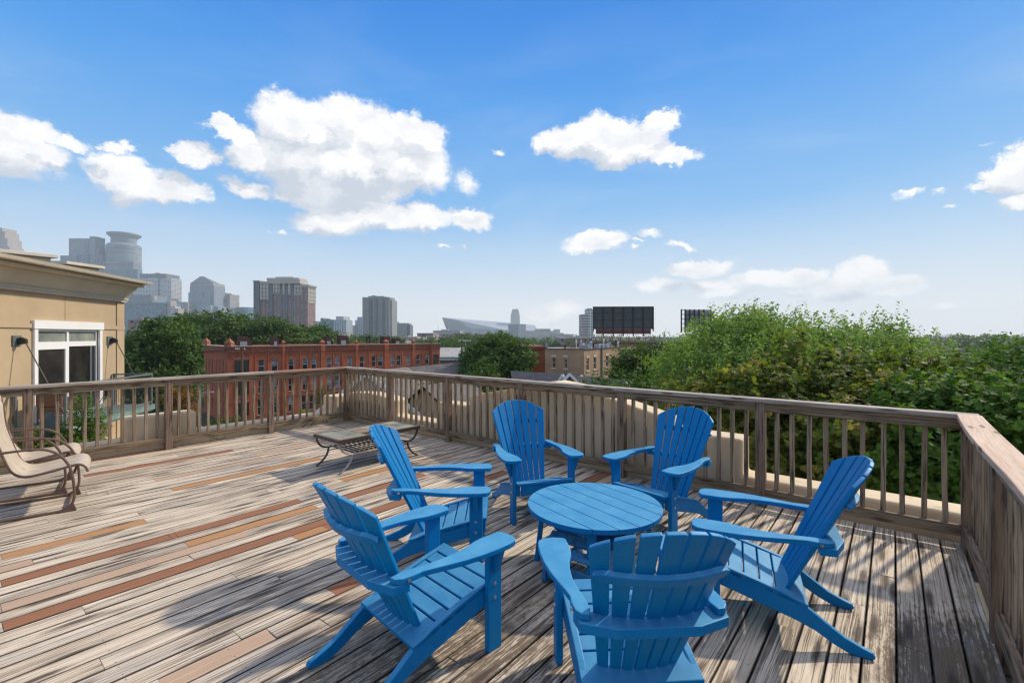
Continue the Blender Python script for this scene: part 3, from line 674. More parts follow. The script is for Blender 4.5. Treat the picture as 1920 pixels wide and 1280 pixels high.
# ------------------------------------------------------------------ railings
RT, CT = 1.032, 1.070
def railing(name, label, P, Q, inward, posts, bays, cap_m, cap_w=.14, n_bal=10, cap_over=(0, 0), caps=None, skipcap=False):
    """P,Q in (u,v): line of the railing centre; posts = distances; bays = list of (d0,d1)"""
    P = UV(*P); Q = UV(*Q); d = (Q - P).normalized(); root = thing(name, label, 'railing', tuple(P), 0)
    inv = UV(*inward)
    def pt(s, o=0, z=0): return d * s + inv * o + Vector((0, 0, z))
    for s in posts:
        mb = MB(); mb.beam(pt(s, .004, -.15), pt(s, .004, 1.028), .089, .089, up=inv, ch=.005); mb.build('post', M_post, root)
    for (a, b_) in bays:
        la, lb = a + .0455, b_ - .0455
        sg = random.uniform(-.006, .006)
        mb = MB(); mb.beam(pt(la, .018, .986), pt(lb, .018, .986), .038, .089); mb.build('top_rail', M_rail, root)
        mb = MB(); mb.beam(pt(la, .018, .1325), pt(lb, .018, .1325), .038, .089, seg=6, bow=lambda t, s_=sg: (0, s_ * math.sin(math.pi * t))); mb.build('bottom_rail', M_rail, root)
        step = (b_ - a) / (n_bal + 1)
        for k in range(n_bal):
            s = a + step * (k + 1) + random.uniform(-.006, .006); lean = random.uniform(-.008, .008)
            mb = MB(); mb.beam(pt(s, -.0205, .16), pt(s + lean, -.0205, 1.030), .037, .037, up=inv, ch=.003, seg=4, bow=lambda t, s_=random.uniform(-.005, .005): (s_ * math.sin(math.pi * t), 0))
            mb.build('baluster', M_bal, root)
    for (a, b_, m) in caps:
        mb = MB(); mb.beam(pt(a, 0, 1.051), pt(b_, 0, 1.051), cap_w, .038, ch=.005, seg=8, bow=lambda t, s_=random.uniform(-.004, .004): (s_ * math.sin(math.pi * t), 0)); mb.build('cap_rail', m, root)
    return root
fv = [-.47, 1.03, 2.53, 4.04, 5.53, 7.03, 8.45]; fd = [v + .47 for v in fv]
railing('deck_railing', 'long weathered wooden railing along the front deck edge, before the tan gabled parapet', (5.235, -.47), (5.235, 8.45), (-1, 0),
        fd, list(zip(fd[:-1], fd[1:])), M_cap, caps=[(-.06, 4.505, M_cap), (4.508, 8.99, M_cap)])
lu = [5.235, 3.756, 2.264, .789, -.70, -2.2]; ld = [5.235 - u for u in lu]
railing('deck_railing', 'weathered wooden railing along the left deck edge, with one reddish cap board', (5.235, 8.45), (-2.2, 8.45), (0, -1),
        ld[1:], list(zip(ld[:-1], ld[1:])), M_cap, caps=[(.073, 1.44, M_capred), (1.443, 7.5, M_cap)])
ru = [5.235, 3.74, 2.24, .74]; rd = [5.235 - u for u in ru]
rr = railing('deck_railing', 'short near railing on the right edge of the deck, with a pale bowed cap board', (5.235, -.47), (.74, -.47), (0, 1),
        rd[1:], list(zip(rd[:-1], rd[1:])), M_capnew, caps=[])
# bowed cap board of the right railing
mb = MB(); base = 0; nseg = 24; ru_, rv_ = 3.0, 5.0
for k in range(nseg + 1):
    t = k / nseg; s = .0705 + t * 4.6
    bowi = .022 * math.sin(math.pi * min(1, s / 2.2)) if s < 2.2 else 0
    vi = .070 + bowi; vo = -.068 + bowi * .35
    for (o_, z_) in ((vo, 1.033), (vi, 1.033), (vi + .003, 1.037), (vi + .003, 1.067), (vi, 1.071), (vo, 1.071)):
        p = -A1 * s + A2 * o_ + Vector((0, 0, z_)); mb.v.append(tuple(p))
per = [0, .14, .145, .175, .18, .32, .36]
for k in range(nseg):
    for i in range(6):
        j = (i + 1) % 6; u0_ = ru_ + 4.6 * k / nseg; u1_ = ru_ + 4.6 * (k + 1) / nseg
        mb.face([k * 6 + i, (k + 1) * 6 + i, (k + 1) * 6 + j, k * 6 + j], [(u0_, rv_ + per[i]), (u1_, rv_ + per[i]), (u1_, rv_ + per[i + 1]), (u0_, rv_ + per[i + 1])])
mb.face(range(6), [(0, 0)] * 6); mb.face([nseg * 6 + i for i in range(6)][::-1], [(0, 0)] * 6)
o = mb.build('cap_rail', M_capnew, rr); bm = bmesh.new(); bm.from_mesh(o.data); bmesh.ops.recalc_face_normals(bm, faces=bm.faces); bm.to_mesh(o.data); bm.free()
# ================================================================== ADIRONDACK CHAIR
def build_chair(label, x, y, fx, fy):
    root = thing('adirondack_chair', label, 'chair', (x, y, 0.0), math.atan2(-fx, fy), 'blue chairs round the low table')
    # front legs
    for sx in (-1, 1):
        mb = MB(); mb.box(sx * .287 - .018, sx * .287 + .018, -.045, .05, 0, .563); leg = mb.build('front_leg', M_blue, root, bevel=.006)
        bo = MB()
        for (yy, zz) in ((.0, .36), (.0, .285)):
            b0 = len(bo.v); xo = sx * .3055
            for i in range(10): bo.v.append((xo + sx * .003, yy + .009 * math.cos(i * .628), zz + .009 * math.sin(i * .628)))
            for i in range(10): bo.v.append((xo, yy + .010 * math.cos(i * .628), zz + .010 * math.sin(i * .628)))
            bo.face([b0 + i for i in range(10)], [(0, 0)] * 10)
            for i in range(10): bo.face([b0 + i, b0 + (i + 1) % 10, b0 + 10 + (i + 1) % 10, b0 + 10 + i], [(0, 0)] * 4)
        bo.build('bolt', M_bolt, leg)
        mb = MB(); mt = Matrix(((0, 0, 1, 0), (1, 0, 0, 0), (0, 1, 0, 0), (0, 0, 0, 1)))      # (a,b,c)->(c,a,b)
        # stringer profile (y, z)
        prof = [(.045, .372), (-.10, .338), (-.25, .298), (-.38, .258), (-.47, .215), (-.56, .150), (-.65, .088), (-.73, .052), (-.775, .036), (-.79, .018), (-.782, .003), (-.755, 0), (-.71, .0), (-.67, .008), (-.60, .040), (-.52, .088), (-.43, .122), (-.30, .160), (-.12, .212), (.045, .256)]
        x0 = sx * .2505 - .0175
        mb.prism(prof, x0, x0 + .035, M=mt); mb.build('rear_leg', M_blue, root, bevel=.006)
        # arm bracket: small gusset outside the leg under the arm
        mb = MB(); mb.prism([(sx * .306, .562), (sx * .306, .43), (sx * .325, .43), (sx * .372, .562)], -.0165, .0165, M=Matrix(((1, 0, 0, 0), (0, 0, 1, 0), (0, 1, 0, 0), (0, 0, 0, 1))))
        mb.build('arm_bracket', M_blue, root, bevel=.004)
        # arm
        out = [(.232, .085), (.245, .103), (.30, .112), (.355, .103), (.382, .078), (.392, .03), (.394, -.06), (.388, -.16), (.372, -.26), (.350, -.35), (.330, -.42), (.318, -.47), (.322, -.52), (.316, -.575), (.295, -.605), (.262, -.610), (.252, -.56), (.255, -.50), (.268, -.42), (.276, -.33), (.272, -.24), (.258, -.16), (.236, -.09), (.228, -.03), (.230, .03)]
        mb = MB(); mb.prism([(sx * a, b_) for a, b_ in out], .5645, .5935); mb.build('armrest', M_blue, root, bevel=.006)
        bo = MB(); bo.box(sx * .322, sx * .329, -.552, -.536, .572, .586); bo.build('bolt', M_bolt, root)
    # seat slats on the sloping stringers
    mb = MB(); y0, z0 = .075, .378; dirv = Vector((0, -.42, -.118)).normalized(); nn = Vector((0, -dirv.z, dirv.y)); nn = nn if nn.z > 0 else -nn
    ss = 0
    for i, wd in enumerate((.075, .078, .078, .078, .078)):
        p = Vector((0, y0, z0)) + dirv * ss
        mt = Matrix(((1, 0, 0, p.x), (0, dirv.y, nn.y, p.y), (0, dirv.z, nn.z, p.z), (0, 0, 0, 1)))
        mb.box(-.268, .268, 0, wd, -.024, 0, M=mt); ss += wd + .0085
    # rear seat board with curved cut
    p = Vector((0, y0, z0)) + dirv * ss
    mt = Matrix(((1, 0, 0, p.x), (0, dirv.y, nn.y, p.y), (0, dirv.z, nn.z, p.z), (0, 0, 0, 1)))
    mb.box(-.268, .268, 0, .158, -.024, 0, M=mt)
    seat = mb.build('seat', M_blue, root, bevel=.005)
    sd = MB()
    for i in range(6):
        for sx in (-1, 1):
            for q in (.02, .055):
                pp = Vector((sx * .25, y0, z0)) + dirv * (i * .0865 + q); b0 = len(sd.v)
                for k in range(6): sd.v.append(tuple(pp + nn * .0012 + Vector((.0028 * math.cos(k * 1.047), 0, 0)) + dirv * .0028 * math.sin(k * 1.047)))
                sd.face([b0 + k for k in range(6)][::-1], [(0, 0)] * 6)
    sd.build('screw', M_black, seat)
    mb = MB(); mb.box(-.232, .232, .046, .070, .262, .352); mb.build('apron', M_blue, root, bevel=.004)
    # back slats
    mb = MB(); NA, NTt = 3, 10
    for i in range(7):
        g0 = .0042 / .2
        a0 = -1 + 2 * i / 7 + g0; a1 = -1 + 2 * (i + 1) / 7 - g0; grid = {}
        for k in range(NTt + 1):
            for q in range(NA + 1):
                a = a0 + (a1 - a0) * q / NA; tmax = 1.0 - .135 * abs(a) ** 2.2
                t = tmax * k / NTt
                for side, off in ((0, 0.0), (1, .022)):
                    grid[k, q, side] = len(mb.v); mb.v.append(tuple(BSx(a, t, off)))
        for k in range(NTt):
            for q in range(NA):
                for side in (0, 1):
                    f = [grid[k, q, side], grid[k, q + 1, side], grid[k + 1, q + 1, side], grid[k + 1, q, side]]; mb.face(f if side else f[::-1])
            mb.face([grid[k, 0, 0], grid[k, 0, 1], grid[k + 1, 0, 1], grid[k + 1, 0, 0]][::-1]); mb.face([grid[k, NA, 0], grid[k, NA, 1], grid[k + 1, NA, 1], grid[k + 1, NA, 0]])
        for q in range(NA):
            mb.face([grid[0, q, 0], grid[0, q + 1, 0], grid[0, q + 1, 1], grid[0, q, 1]]); mb.face([grid[NTt, q, 0], grid[NTt, q + 1, 0], grid[NTt, q + 1, 1], grid[NTt, q, 1]][::-1])
    o = mb.build('backrest', M_blue, root, bevel=.005); bm = bmesh.new(); bm.from_mesh(o.data); bmesh.ops.recalc_face_normals(bm, faces=bm.faces); bm.to_mesh(o.data); bm.free()
    sb = MB()
    for i in range(7):
        a = -1 + (2 * i + 1) / 7
        for t in (.30, .36, .72, .75):
            p_ = BSx(a, t, -.0015); n_ = (BSx(a, t, -.01) - BSx(a, t, 0)).normalized(); t1 = n_.orthogonal().normalized(); t2 = n_.cross(t1); b0 = len(sb.v)
            for k in range(6): sb.v.append(tuple(p_ + t1 * .0032 * math.cos(k * 1.047) + t2 * .0032 * math.sin(k * 1.047)))
            sb.face([b0 + k for k in range(6)], [(0, 0)] * 6)
    sb.build('screw', M_black, o)
    # upper curved batten
    mb = MB(); N = 16; t_ = .735; b0 = 0
    for k in range(N + 1):
        a = -.93 + 1.86 * k / N; e_ = .30 if k in (0, N) else 1
        for (dt, of) in ((-.026 * e_, .0225), (.026 * e_, .0225), (.026 * e_, .052), (-.026 * e_, .052)): mb.v.append(tuple(BSx(a, t_ + dt, of)))
    for k in range(N):
        for i in range(4): mb.face([k * 4 + i, k * 4 + (i + 1) % 4, (k + 1) * 4 + (i + 1) % 4, (k + 1) * 4 + i])
    mb.face([0, 1, 2, 3]); mb.face([N * 4 + 3, N * 4 + 2, N * 4 + 1, N * 4])
    o = mb.build('back_batten', M_blue, root, bevel=.004); bm = bmesh.new(); bm.from_mesh(o.data); bmesh.ops.recalc_face_normals(bm, faces=bm.faces); bm.to_mesh(o.data); bm.free()
    # lower brace, flat board with a curved front cut, carries the arm ends
    zb = .545; tb = (zb - .235) / .765; arc = []
    for k in range(13):
        a = -1 + 2 * k / 12; q = BSx(a, tb, .0235); arc.append((q.x, q.y))
    poly = [(-.318, arc[0][1] + .0), ] + arc + [(.318, arc[-1][1] + .0), (.306, -.615), (.165, -.668), (-.165, -.668), (-.306, -.615)]
    mb = MB(); mb.prism(poly, zb - .024, zb + .0175); mb.build('back_brace', M_blue, root, bevel=.005)
    return root
def BSx(a, t, off=0.0):
    hw = .176 + (.304 - .176) * t
    y = -.375 - .345 * t - (.032 + .060 * t) * (1 - a * a)
    z = .232 + .768 * t
    n = Vector((-.62 * a * (.6 + .4 * t), .90, .40)).normalized()
    return Vector((a * hw, y, z)) - n * off
CH = [('blue slatted chair at left front, seen from behind, nearest the bottom left', -.304, 2.77, .719, .695),
      ('blue slatted chair left of the round table, side on, before the slate coffee table', -.27, 3.69, .999, .03),
      ('blue slatted chair behind the round table, left one of the two far chairs', .283, 4.35, .312, -.95),
      ('blue slatted chair behind the round table, right one of the two far chairs', 1.14, 4.105, -.76, -.65),
      ('blue slatted chair on the right, side on, facing left towards the table', 1.30, 3.04, -.905, .43),
      ('nearest blue slatted chair, back turned to the camera, at the bottom centre', .53, 2.50, -.07, .997)]
for (lab, x, y, fx, fy) in CH: build_chair(lab, x, y, fx, fy)
# ------------------------------------------------------------------ round table
TX, TY, TZ, TR = .605, 3.49, .46, .488
tb_ = thing('round_table', 'low round blue slatted table in the middle of the six chairs', 'table', (TX, TY, 0))
ang = math.atan2(-.635, .445); mb = MB(); nsl = 7; wS = 2 * TR / nsl; ca, sa = math.cos(ang), math.sin(ang)
Mt = Matrix(((ca, -sa, 0, 0), (sa, ca, 0, 0), (0, 0, 1, 0), (0, 0, 0, 1)))
for i in range(nsl):
    y0 = -TR + i * wS + .0022; y1 = -TR + (i + 1) * wS - .0022; up_ = []; lo = []
    for k in range(13):
        y = y0 + (y1 - y0) * k / 12; xx = math.sqrt(max(0, TR * TR - y * y)); up_.append((xx, y)); lo.append((-xx, y))
    poly = up_ + lo[::-1]; poly = [p for k, p in enumerate(poly) if math.dist(p, poly[k - 1]) > 1e-4]
    mb.prism(poly, TZ - .033, TZ, M=Mt)
mb.build('tabletop', M_blue, tb_, bevel=.003)
mb = MB(); mb.lathe([(TR - .075, TZ - .034), (TR - .075, TZ - .062), (TR - .10, TZ - .062), (TR - .10, TZ - .034), (TR - .075, TZ - .034)], n=64); mb.build('apron', M_blue, tb_, smooth=True)
mb = MB()
for k in (-1, 0, 1): mb.box(-.44 + abs(k) * .06, .44 - abs(k) * .06, k * .26 - .03, k * .26 + .03, TZ - .062, TZ - .031, M=Matrix.Rotation(ang + math.pi / 2, 4, 'Z'))
mb.build('cross_batten', M_blue, tb_)
for k in range(4):
    a = R(168 + 90 * k); mb = MB()
    p0 = Vector((.425 * math.cos(a), .425 * math.sin(a), .0)); p1 = Vector((.375 * math.cos(a), .375 * math.sin(a), TZ - .032))
    mb.beam(p0, p1, .062, .034, up=(math.cos(a), math.sin(a), 0), ch=.004); mb.build('leg', M_blue, tb_)
# footstool under the table: curved slatted top, dirty
fs = thing('footstool', 'dirty blue slatted footstool with a curved top, pushed under the round table', 'footstool', (.56, 3.34, 0), R(-38))
mb = MB(); 
for k in range(7):
    t = k / 6; y = -.26 + .44 * t; z = .335 - .26 * max(0, (.45 - t)) ** 1.5 * 1.6
    nxt = (t + 1 / 6); zn = .335 - .26 * max(0, (.45 - nxt)) ** 1.5 * 1.6
    an = math.atan2(zn - z, .0733)
    mb.box(-.24, .24, 0, .068, -.02, 0, M=Matrix.Translation((0, y, z)) @ Matrix.Rotation(an, 4, 'X'))
mb.build('seat', M_bluedirt, fs, bevel=.004)
for sx in (-1, 1):
    mb = MB(); mb.prism([(-.29, .02), (-.255, .165), (-.18, .24), (-.08, .30), (.02, .312), (.22, .312), (.24, .0), (.18, .0), (.10, .20), (-.08, .19), (-.17, .12), (-.22, .0), (-.28, .0)], sx * .215 - .015, sx * .215 + .015, M=Matrix(((0, 0, 1, 0), (1, 0, 0, 0), (0, 1, 0, 0), (0, 0, 0, 1))))
    mb.build('leg', M_bluedirt, fs, bevel=.004)
mb = MB(); mb.box(-.2, .2, -.265, -.245, .03, .14); mb.build('apron', M_bluedirt, fs, bevel=.003)
# ------------------------------------------------------------------ slate coffee table
ct = thing('coffee_table', 'rectangular coffee table with slate tile top, one tile missing, on curved iron legs', 'table', (-2.10, 5.72, 0), math.atan2(.77, .64))
# local: x = long axis (1.25), y = to the left (0.62), origin near corner
LX, LY, CZ = 1.25, .62, .42
mb = MB()
for (x0, x1, y0, y1) in ((0, LX, 0, .035), (0, LX, LY - .035, LY), (0, .035, .0352, LY - .0352), (LX - .035, LX, .0352, LY - .0352)): mb.box(x0, x1, y0, y1, CZ - .042, CZ)
mb.box(.035, LX - .035, .035, LY - .035, CZ - .034, CZ - .022); mb.build('frame', M_iron, ct, bevel=.003)
mb = MB(); rt = random.Random(5); nx, ny = 6, 3
for i in range(nx):
    for j in range(ny):
        if (i, j) == (1, 1) or (i, j) == (2, 0): 
            if (i, j) == (2, 0): continue
        mb.cur = rt.random(); tw = (LX - .07) / nx; th = (LY - .07) / ny
        mb.box(.036 + i * tw + .003, .036 + (i + 1) * tw - .003, .036 + j * th + .003, .036 + (j + 1) * th - .003, CZ - .0215, CZ - .003 + rt.uniform(-.001, .002))
mb.build('tile_top', M_tile, ct, attr='brd')
def arc_leg(x0, y0, sgn):
    pts = []
    for k in range(9):
        q = math.pi / 2 * k / 8; pts.append((x0 + sgn * .17 * (1 - math.cos(q)), y0, CZ - .045 - .155 * math.sin(q)))
    for k in range(1, 9):
        q = k / 8; pts.append((x0 + sgn * (.17 + .012 * math.sin(q * math.pi) - .175 * (q ** 1.25) * 1.0), y0, .215 * (1 - q) + .0 - (.0 if k < 8 else -.006)))
    pts[9:] = [(p[0] + sgn * .02 * math.sin(math.pi * i / 7), p[1], p[2]) for i, p in enumerate(pts[9:])]
    return pts
for (x0, sgn) in ((.03, 1), (LX - .03, -1)):
    for y0 in (.03, LY - .03):
        mb = MB(); mb.tube(arc_leg(x0, y0, sgn), .016, 8, flat=.8); mb.build('leg', M_ironworn if (y0 < .1 and sgn == 1) else M_iron, ct, smooth=True)
mb = MB()
for y0 in (.05, LY - .05): mb.tube([(.19, y0, .225), (LX - .19, y0, .225)], .009, 6); mb.tube([(.19, y0, .185), (LX - .19, y0, .185)], .007, 6)
for k in range(13):
    x = .22 + k * (LX - .44) / 12; mb.tube([(x, .03, .235), (x, LY - .03, .235)], .008, 6)
mb.build('shelf_rack', M_iron, ct)
# ------------------------------------------------------------------ sling chairs
def sling_chair(label, x, y, fx, fy, rub):
    root = thing('sling_chair', label, 'chair', (x, y, 0), math.atan2(-fx, fy), 'sling patio chairs on the left')
    # local: y forward, x right; right runner at x=0 side
    W = .60; prof_arm = [(-.60, .585), (-.52, .622), (-.40, .632), (-.26, .630), (-.17, .605), (-.105, .555), (-.055, .485), (-.022, .40), (-.004, .29), (.004, .18), (-.002, .10), (-.03, .048), (-.08, .022), (-.16, .014), (-.35, .014), (-.55, .014), (-.66, .02), (-.72, .07)]
    def smoothpts(pts, n=4):
        P_ = [Vector((0, a, b)) for a, b in pts]; out = []
        for i in range(len(P_) - 1):
            p0 = P_[max(i - 1, 0)]; p1 = P_[i]; p2 = P_[i + 1]; p3 = P_[min(i + 2, len(P_) - 1)]
            for k in range(n):
                t = k / n; out.append(.5 * ((2 * p1) + (p2 - p0) * t + (2 * p0 - 5 * p1 + 4 * p2 - p3) * t * t + (3 * p1 - p0 - 3 * p2 + p3) * t ** 3))
        out.append(P_[-1]); return out
    for sx in (0, 1):
        mb = MB(); mb.tube([p + Vector((-sx * W, 0, 0)) for p in smoothpts(prof_arm)], .0105, 8, flat=1.1)
        fr = mb.build('arm_frame', M_metalbrown, root, smooth=True)
        mb = MB(); mb.prism([(.02, .003), (-.12, .003), (-.07, .03), (-.03, .055), (-.005, .085)], -sx * W - .016, -sx * W + .016, M=Matrix(((0, 0, 1, 0), (1, 0, 0, 0), (0, 1, 0, 0), (0, 0, 0, 1))))
        mb.build('foot_cap', M_metalbrown, fr)
    sp = [(-.625, 1.0), (-.61, 1.045), (-.58, 1.06), (-.553, 1.03), (-.545, .93), (-.53, .80), (-.50, .68), (-.465, .56), (-.43, .465), (-.375, .405), (-.30, .388), (-.15, .412), (0, .442), (.05, .438), (.085, .41), (.10, .365)]
    sps = smoothpts(sp, 3)
    mb = MB(); xs = [-.045 - (W - .09) * k / 6 for k in range(7)]; n = len(sps); sag = lambda k: -.012 * math.sin(math.pi * k / 6)
    for side in (0, 1):
        for p in sps:
            for k, xx in enumerate(xs): mb.v.append((xx, p.y, p.z + sag(k) - side * .008))
    cnt = n * 7
    for i in range(n - 1):
        for k in range(6):
            f = [i * 7 + k, i * 7 + k + 1, (i + 1) * 7 + k + 1, (i + 1) * 7 + k]; mb.face(f); mb.face([cnt + q for q in f][::-1])
    for k in range(6): mb.face([k, k + 1, cnt + k + 1, cnt + k][::-1]); e_ = (n - 1) * 7; mb.face([e_ + k, e_ + k + 1, cnt + e_ + k + 1, cnt + e_ + k])
    mb.build('sling', M_sling, root, smooth=True)
    mb = MB()
    for sx in (0, 1):
        mb.tube([Vector((-.032 - sx * (W - .064), p.y, p.z - .012)) for p in sps], .0105, 8)
    mb.tube([(-.04, .0, .36), (-W + .04, .0, .36)], .011, 6); mb.tube([(.0, -.52, .622), (-.04, -.48, .60)], .012, 6); mb.tube([(-W, -.52, .622), (-W + .04, -.48, .60)], .012, 6)
    mb.tube([(0, -.05, .0215), (-W, -.05, .0215)], .010, 6); mb.tube([(-.04, -.03, .40), (.0, -.02, .38)], .010, 6); mb.tube([(-W + .04, -.03, .40), (-W, -.02, .38)], .010, 6)
    mb.build('side_rail', M_metalbrown, root, smooth=True)
    return root
sling_chair('pinkish sling chair with brown tube arms at the left edge, nearer of two', -4.25, 4.578, .775, .632, 0)
sling_chair('pinkish sling patio chair with brown tube arms, behind the nearer one against the left railing', -4.81, 5.08, .775, .632, 1)
# ================================================================== TAN NEIGHBOUR ON THE LEFT
dB = Vector((-.189, .982, 0)).normalized(); nB = Vector((dB.y, -dB.x, 0)); B0 = Vector((-9.3, 0, 0))
MB_T = Matrix(((dB.x, nB.x, 0, B0.x), (dB.y, nB.y, 0, B0.y), (0, 0, 1, 0), (0, 0, 0, 1)))   # (s, p, z) -> world
def holes_wall(mb, x0, x1, z0, z1, holes, th, M, m=0, y=0.0):
    """wall in the x,z plane facing +y (local) with rectangular openings and reveals"""
    xs = sorted({x0, x1, *[h[0] for h in holes], *[h[1] for h in holes]}); zs = sorted({z0, z1, *[h[2] for h in holes], *[h[3] for h in holes]})
    def add(pts, uv):
        b = len(mb.v); mb.v += [tuple(M @ Vector(p)) for p in pts]; mb.face([b, b + 1, b + 2, b + 3], uv, m)
    for a, b_ in zip(xs[:-1], xs[1:]):
        for c, d in zip(zs[:-1], zs[1:]):
            cx_, cz_ = (a + b_) / 2, (c + d) / 2
            if any(h[0] < cx_ < h[1] and h[2] < cz_ < h[3] for h in holes): continue
            add([(a, y, c), (a, y, d), (b_, y, d), (b_, y, c)], [(a, c), (a, d), (b_, d), (b_, c)])
    for (a, b_, c, d) in holes:
        add([(a, y, c), (a, y - th, c), (a, y - th, d), (a, y, d)], [(0, c), (th, c), (th, d), (0, d)])
        add([(b_, y, c), (b_, y, d), (b_, y - th, d), (b_, y - th, c)], [(0, c), (0, d), (th, d), (th, c)])
        add([(a, y, d), (a, y - th, d), (b_, y - th, d), (b_, y, d)], [(a, 0), (a, th), (b_, th), (b_, 0)])
        add([(a, y, c), (b_, y, c), (b_, y - th, c), (a, y - th, c)], [(a, 0), (b_, 0), (b_, th), (a, th)])
tn = thing('townhouse', 'yellow-tan stucco building at the left edge with deep cornice and white sliding door', 'building')
mb = MB(); holes_wall(mb, 3.0, 15.0, GZ, 2.72, [(11.58, 13.85, -.42, 1.86)], .12, MB_T)
b = len(mb.v)
for (s, p) in ((15.0, 0), (15.0, -9), (3.0, -9), (3.0, 0)):
    for z in (GZ, 2.72): mb.v.append(tuple(MB_T @ Vector((s, p, z))))
for i in range(3): mb.face([b + 2 * i, b + 2 * i + 1, b + 2 * i + 3, b + 2 * i + 2], [(0, GZ), (0, 2.7), (9, 2.7), (9, GZ)])
mb.face([b + 1, b + 7, b + 5, b + 3])
mb.box(3.0, 11.455, 0.002, .035, 1.87, 1.98, M=MB_T); mb.box(13.975, 15.03, 0.002, .035, 1.87, 1.98, M=MB_T)
mb.box(14.66, 15.02, .001, .022, -2.5, 1.868, M=MB_T); mb.box(14.66, 15.02, .001, .022, 1.983, 2.72, M=MB_T)
mb.build('wall', M_wallst, tn)
gb = MB()
for (s, z0_, z1_) in ((12.55, 2.08, 2.70), (10.5, -2.5, 1.86), (14.645, -2.5, 1.86), (14.645, 2.0, 2.70), (8.4, -2.5, 1.86), (10.2, 2.0, 2.7)): gb.box(s - .006, s + .006, -.01, .003, z0_, z1_, M=MB_T)
gb.build('control_joint', M_pole, tn)
# cornice: profile (p, z) swept along s with the far end returned
cp = [(0, 2.72), (.10, 2.72), (.10, 2.785), (.14, 2.79), (.14, 2.825), (.115, 2.83), (.39, 3.17), (.39, 3.185), (.60, 3.19), (.60, 3.255), (.55, 3.26), (.55, 3.275), (.80, 3.28), (.83, 3.355), (.55, 3.37), (.0, 3.385)]
mb = MB(); n = len(cp)
for (s, k) in ((3.0, 0), (15.02, 1)):
    for (p, z) in cp: mb.v.append(tuple(MB_T @ Vector((s, p, z))))
for (p, z) in cp: mb.v.append(tuple(MB_T @ Vector((15.0 + p * .05, -6.0, z))))
for q in (0, 1):
    for i in range(n - 1): mb.face([q * n + i, q * n + i + 1, (q + 1) * n + i + 1, (q + 1) * n + i])
mb.face([n + i for i in range(n)])
mb.build('cornice', M_cornice, tn)
mb = MB(); mb.box(3.0, 15.0, -8.9, -.05, 3.30, 3.36, M=MB_T); mb.build('roof', M_roofgrey, tn)
for (xa, ya, Ya, xb, yb, Yb) in ((-90, 460, 12.2, 111, 481, 14.4), (128, 492, 15.6, 200, 502, 17.2)):
    P, Q = at(xa, Ya, ya), at(xb, Yb, yb); mb = MB()
    dd = (Q - P).normalized(); sd = Vector((dd.y, -dd.x, 0)).normalized()
    P = P - sd * .55; Q = Q - sd * .55
    mb.beam(P, Q, 1.0, .10, ch=.01); mb.beam(P - Vector((0, 0, .115)) - sd * .08, Q - Vector((0, 0, .115)) - sd * .08 - dd * .1, .86, .12, ch=.01); mb.beam(P - Vector((0, 0, .5)) - sd * .25, Q - Vector((0, 0, .5)) - sd * .25 - dd * .3, .5, .62, ch=.01)
    mb.build('upper_cornice', M_cornice, tn)
# sliding door with transom
dr = MB()
dr.box(11.49, 11.60, .002, .055, -.42, 1.848, M=MB_T); dr.box(13.83, 13.94, .002, .055, -.42, 1.848, M=MB_T); dr.box(11.455, 13.975, .002, .075, 1.85, 2.058, M=MB_T)
dor = dr.build('door_frame', M_white, tn, bevel=.004)
dr = MB()
for (a, b_, z0_, z1_) in ((11.602, 11.645, -.42, 1.845), (13.785, 13.828, -.42, 1.845), (12.655, 12.725, -.42, 1.845)): dr.box(a, b_, -.10, -.02, z0_, z1_, M=MB_T)
for (z0_, z1_) in ((1.40, 1.53), (1.79, 1.845), (-.42, -.36)):
    dr.box(11.646, 12.654, -.098, -.022, z0_, z1_, M=MB_T); dr.box(12.726, 13.784, -.098, -.022, z0_, z1_, M=MB_T)
dr.box(12.60, 12.654, -.07, -.019, -.36, 1.40, M=MB_T); dr.box(11.646, 11.70, -.07, -.019, -.36, 1.40, M=MB_T); dr.box(11.701, 12.60, -.07, -.019, 1.34, 1.40, M=MB_T)
dr.build('sash', M_white, dor)
dr = MB(); dr.box(11.62, 13.8, -.062, -.056, -.4, 1.42, M=MB_T); dr.build('pane', M_glass, dor)
dr = MB(); dr.box(11.62, 13.8, -.062, -.056, 1.425, 1.82, M=MB_T); dr.build('pane', M_trans, dor)
dr = MB(); dr.box(13.56, 13.62, -.054, -.03, -.36, 1.40, M=MB_T); dr.build('sash', M_greymetal, dor)
# cable plates and stay rods
for (s, z) in ((11.03, 1.57), (14.33, 1.54)):
    pl = MB(); pl.box(s - .12, s + .12, .003, .03, z - .12, z + .12, M=MB_T); pt_ = pl.build('stay_plate', M_greymetal, tn, bevel=.004)
    pl = MB(); pl.prism([(.03, -.09), (.20, -.07), (.20, .03), (.10, .08), (.03, .06)], -.035, .035, M=MB_T @ Matrix(((0, 0, 1, s + .02), (1, 0, 0, 0), (0, 1, 0, z), (0, 0, 0, 1)))); pl.build('bracket', M_black, pt_, bevel=.003)
    rd_ = MB(); rd_.tube([MB_T @ Vector((s + .02, .17, z - .02)), MB_T @ Vector((s + .02, 1.03, -.34))], .013, 6); rd_.build('stay_rod', M_black, pt_)
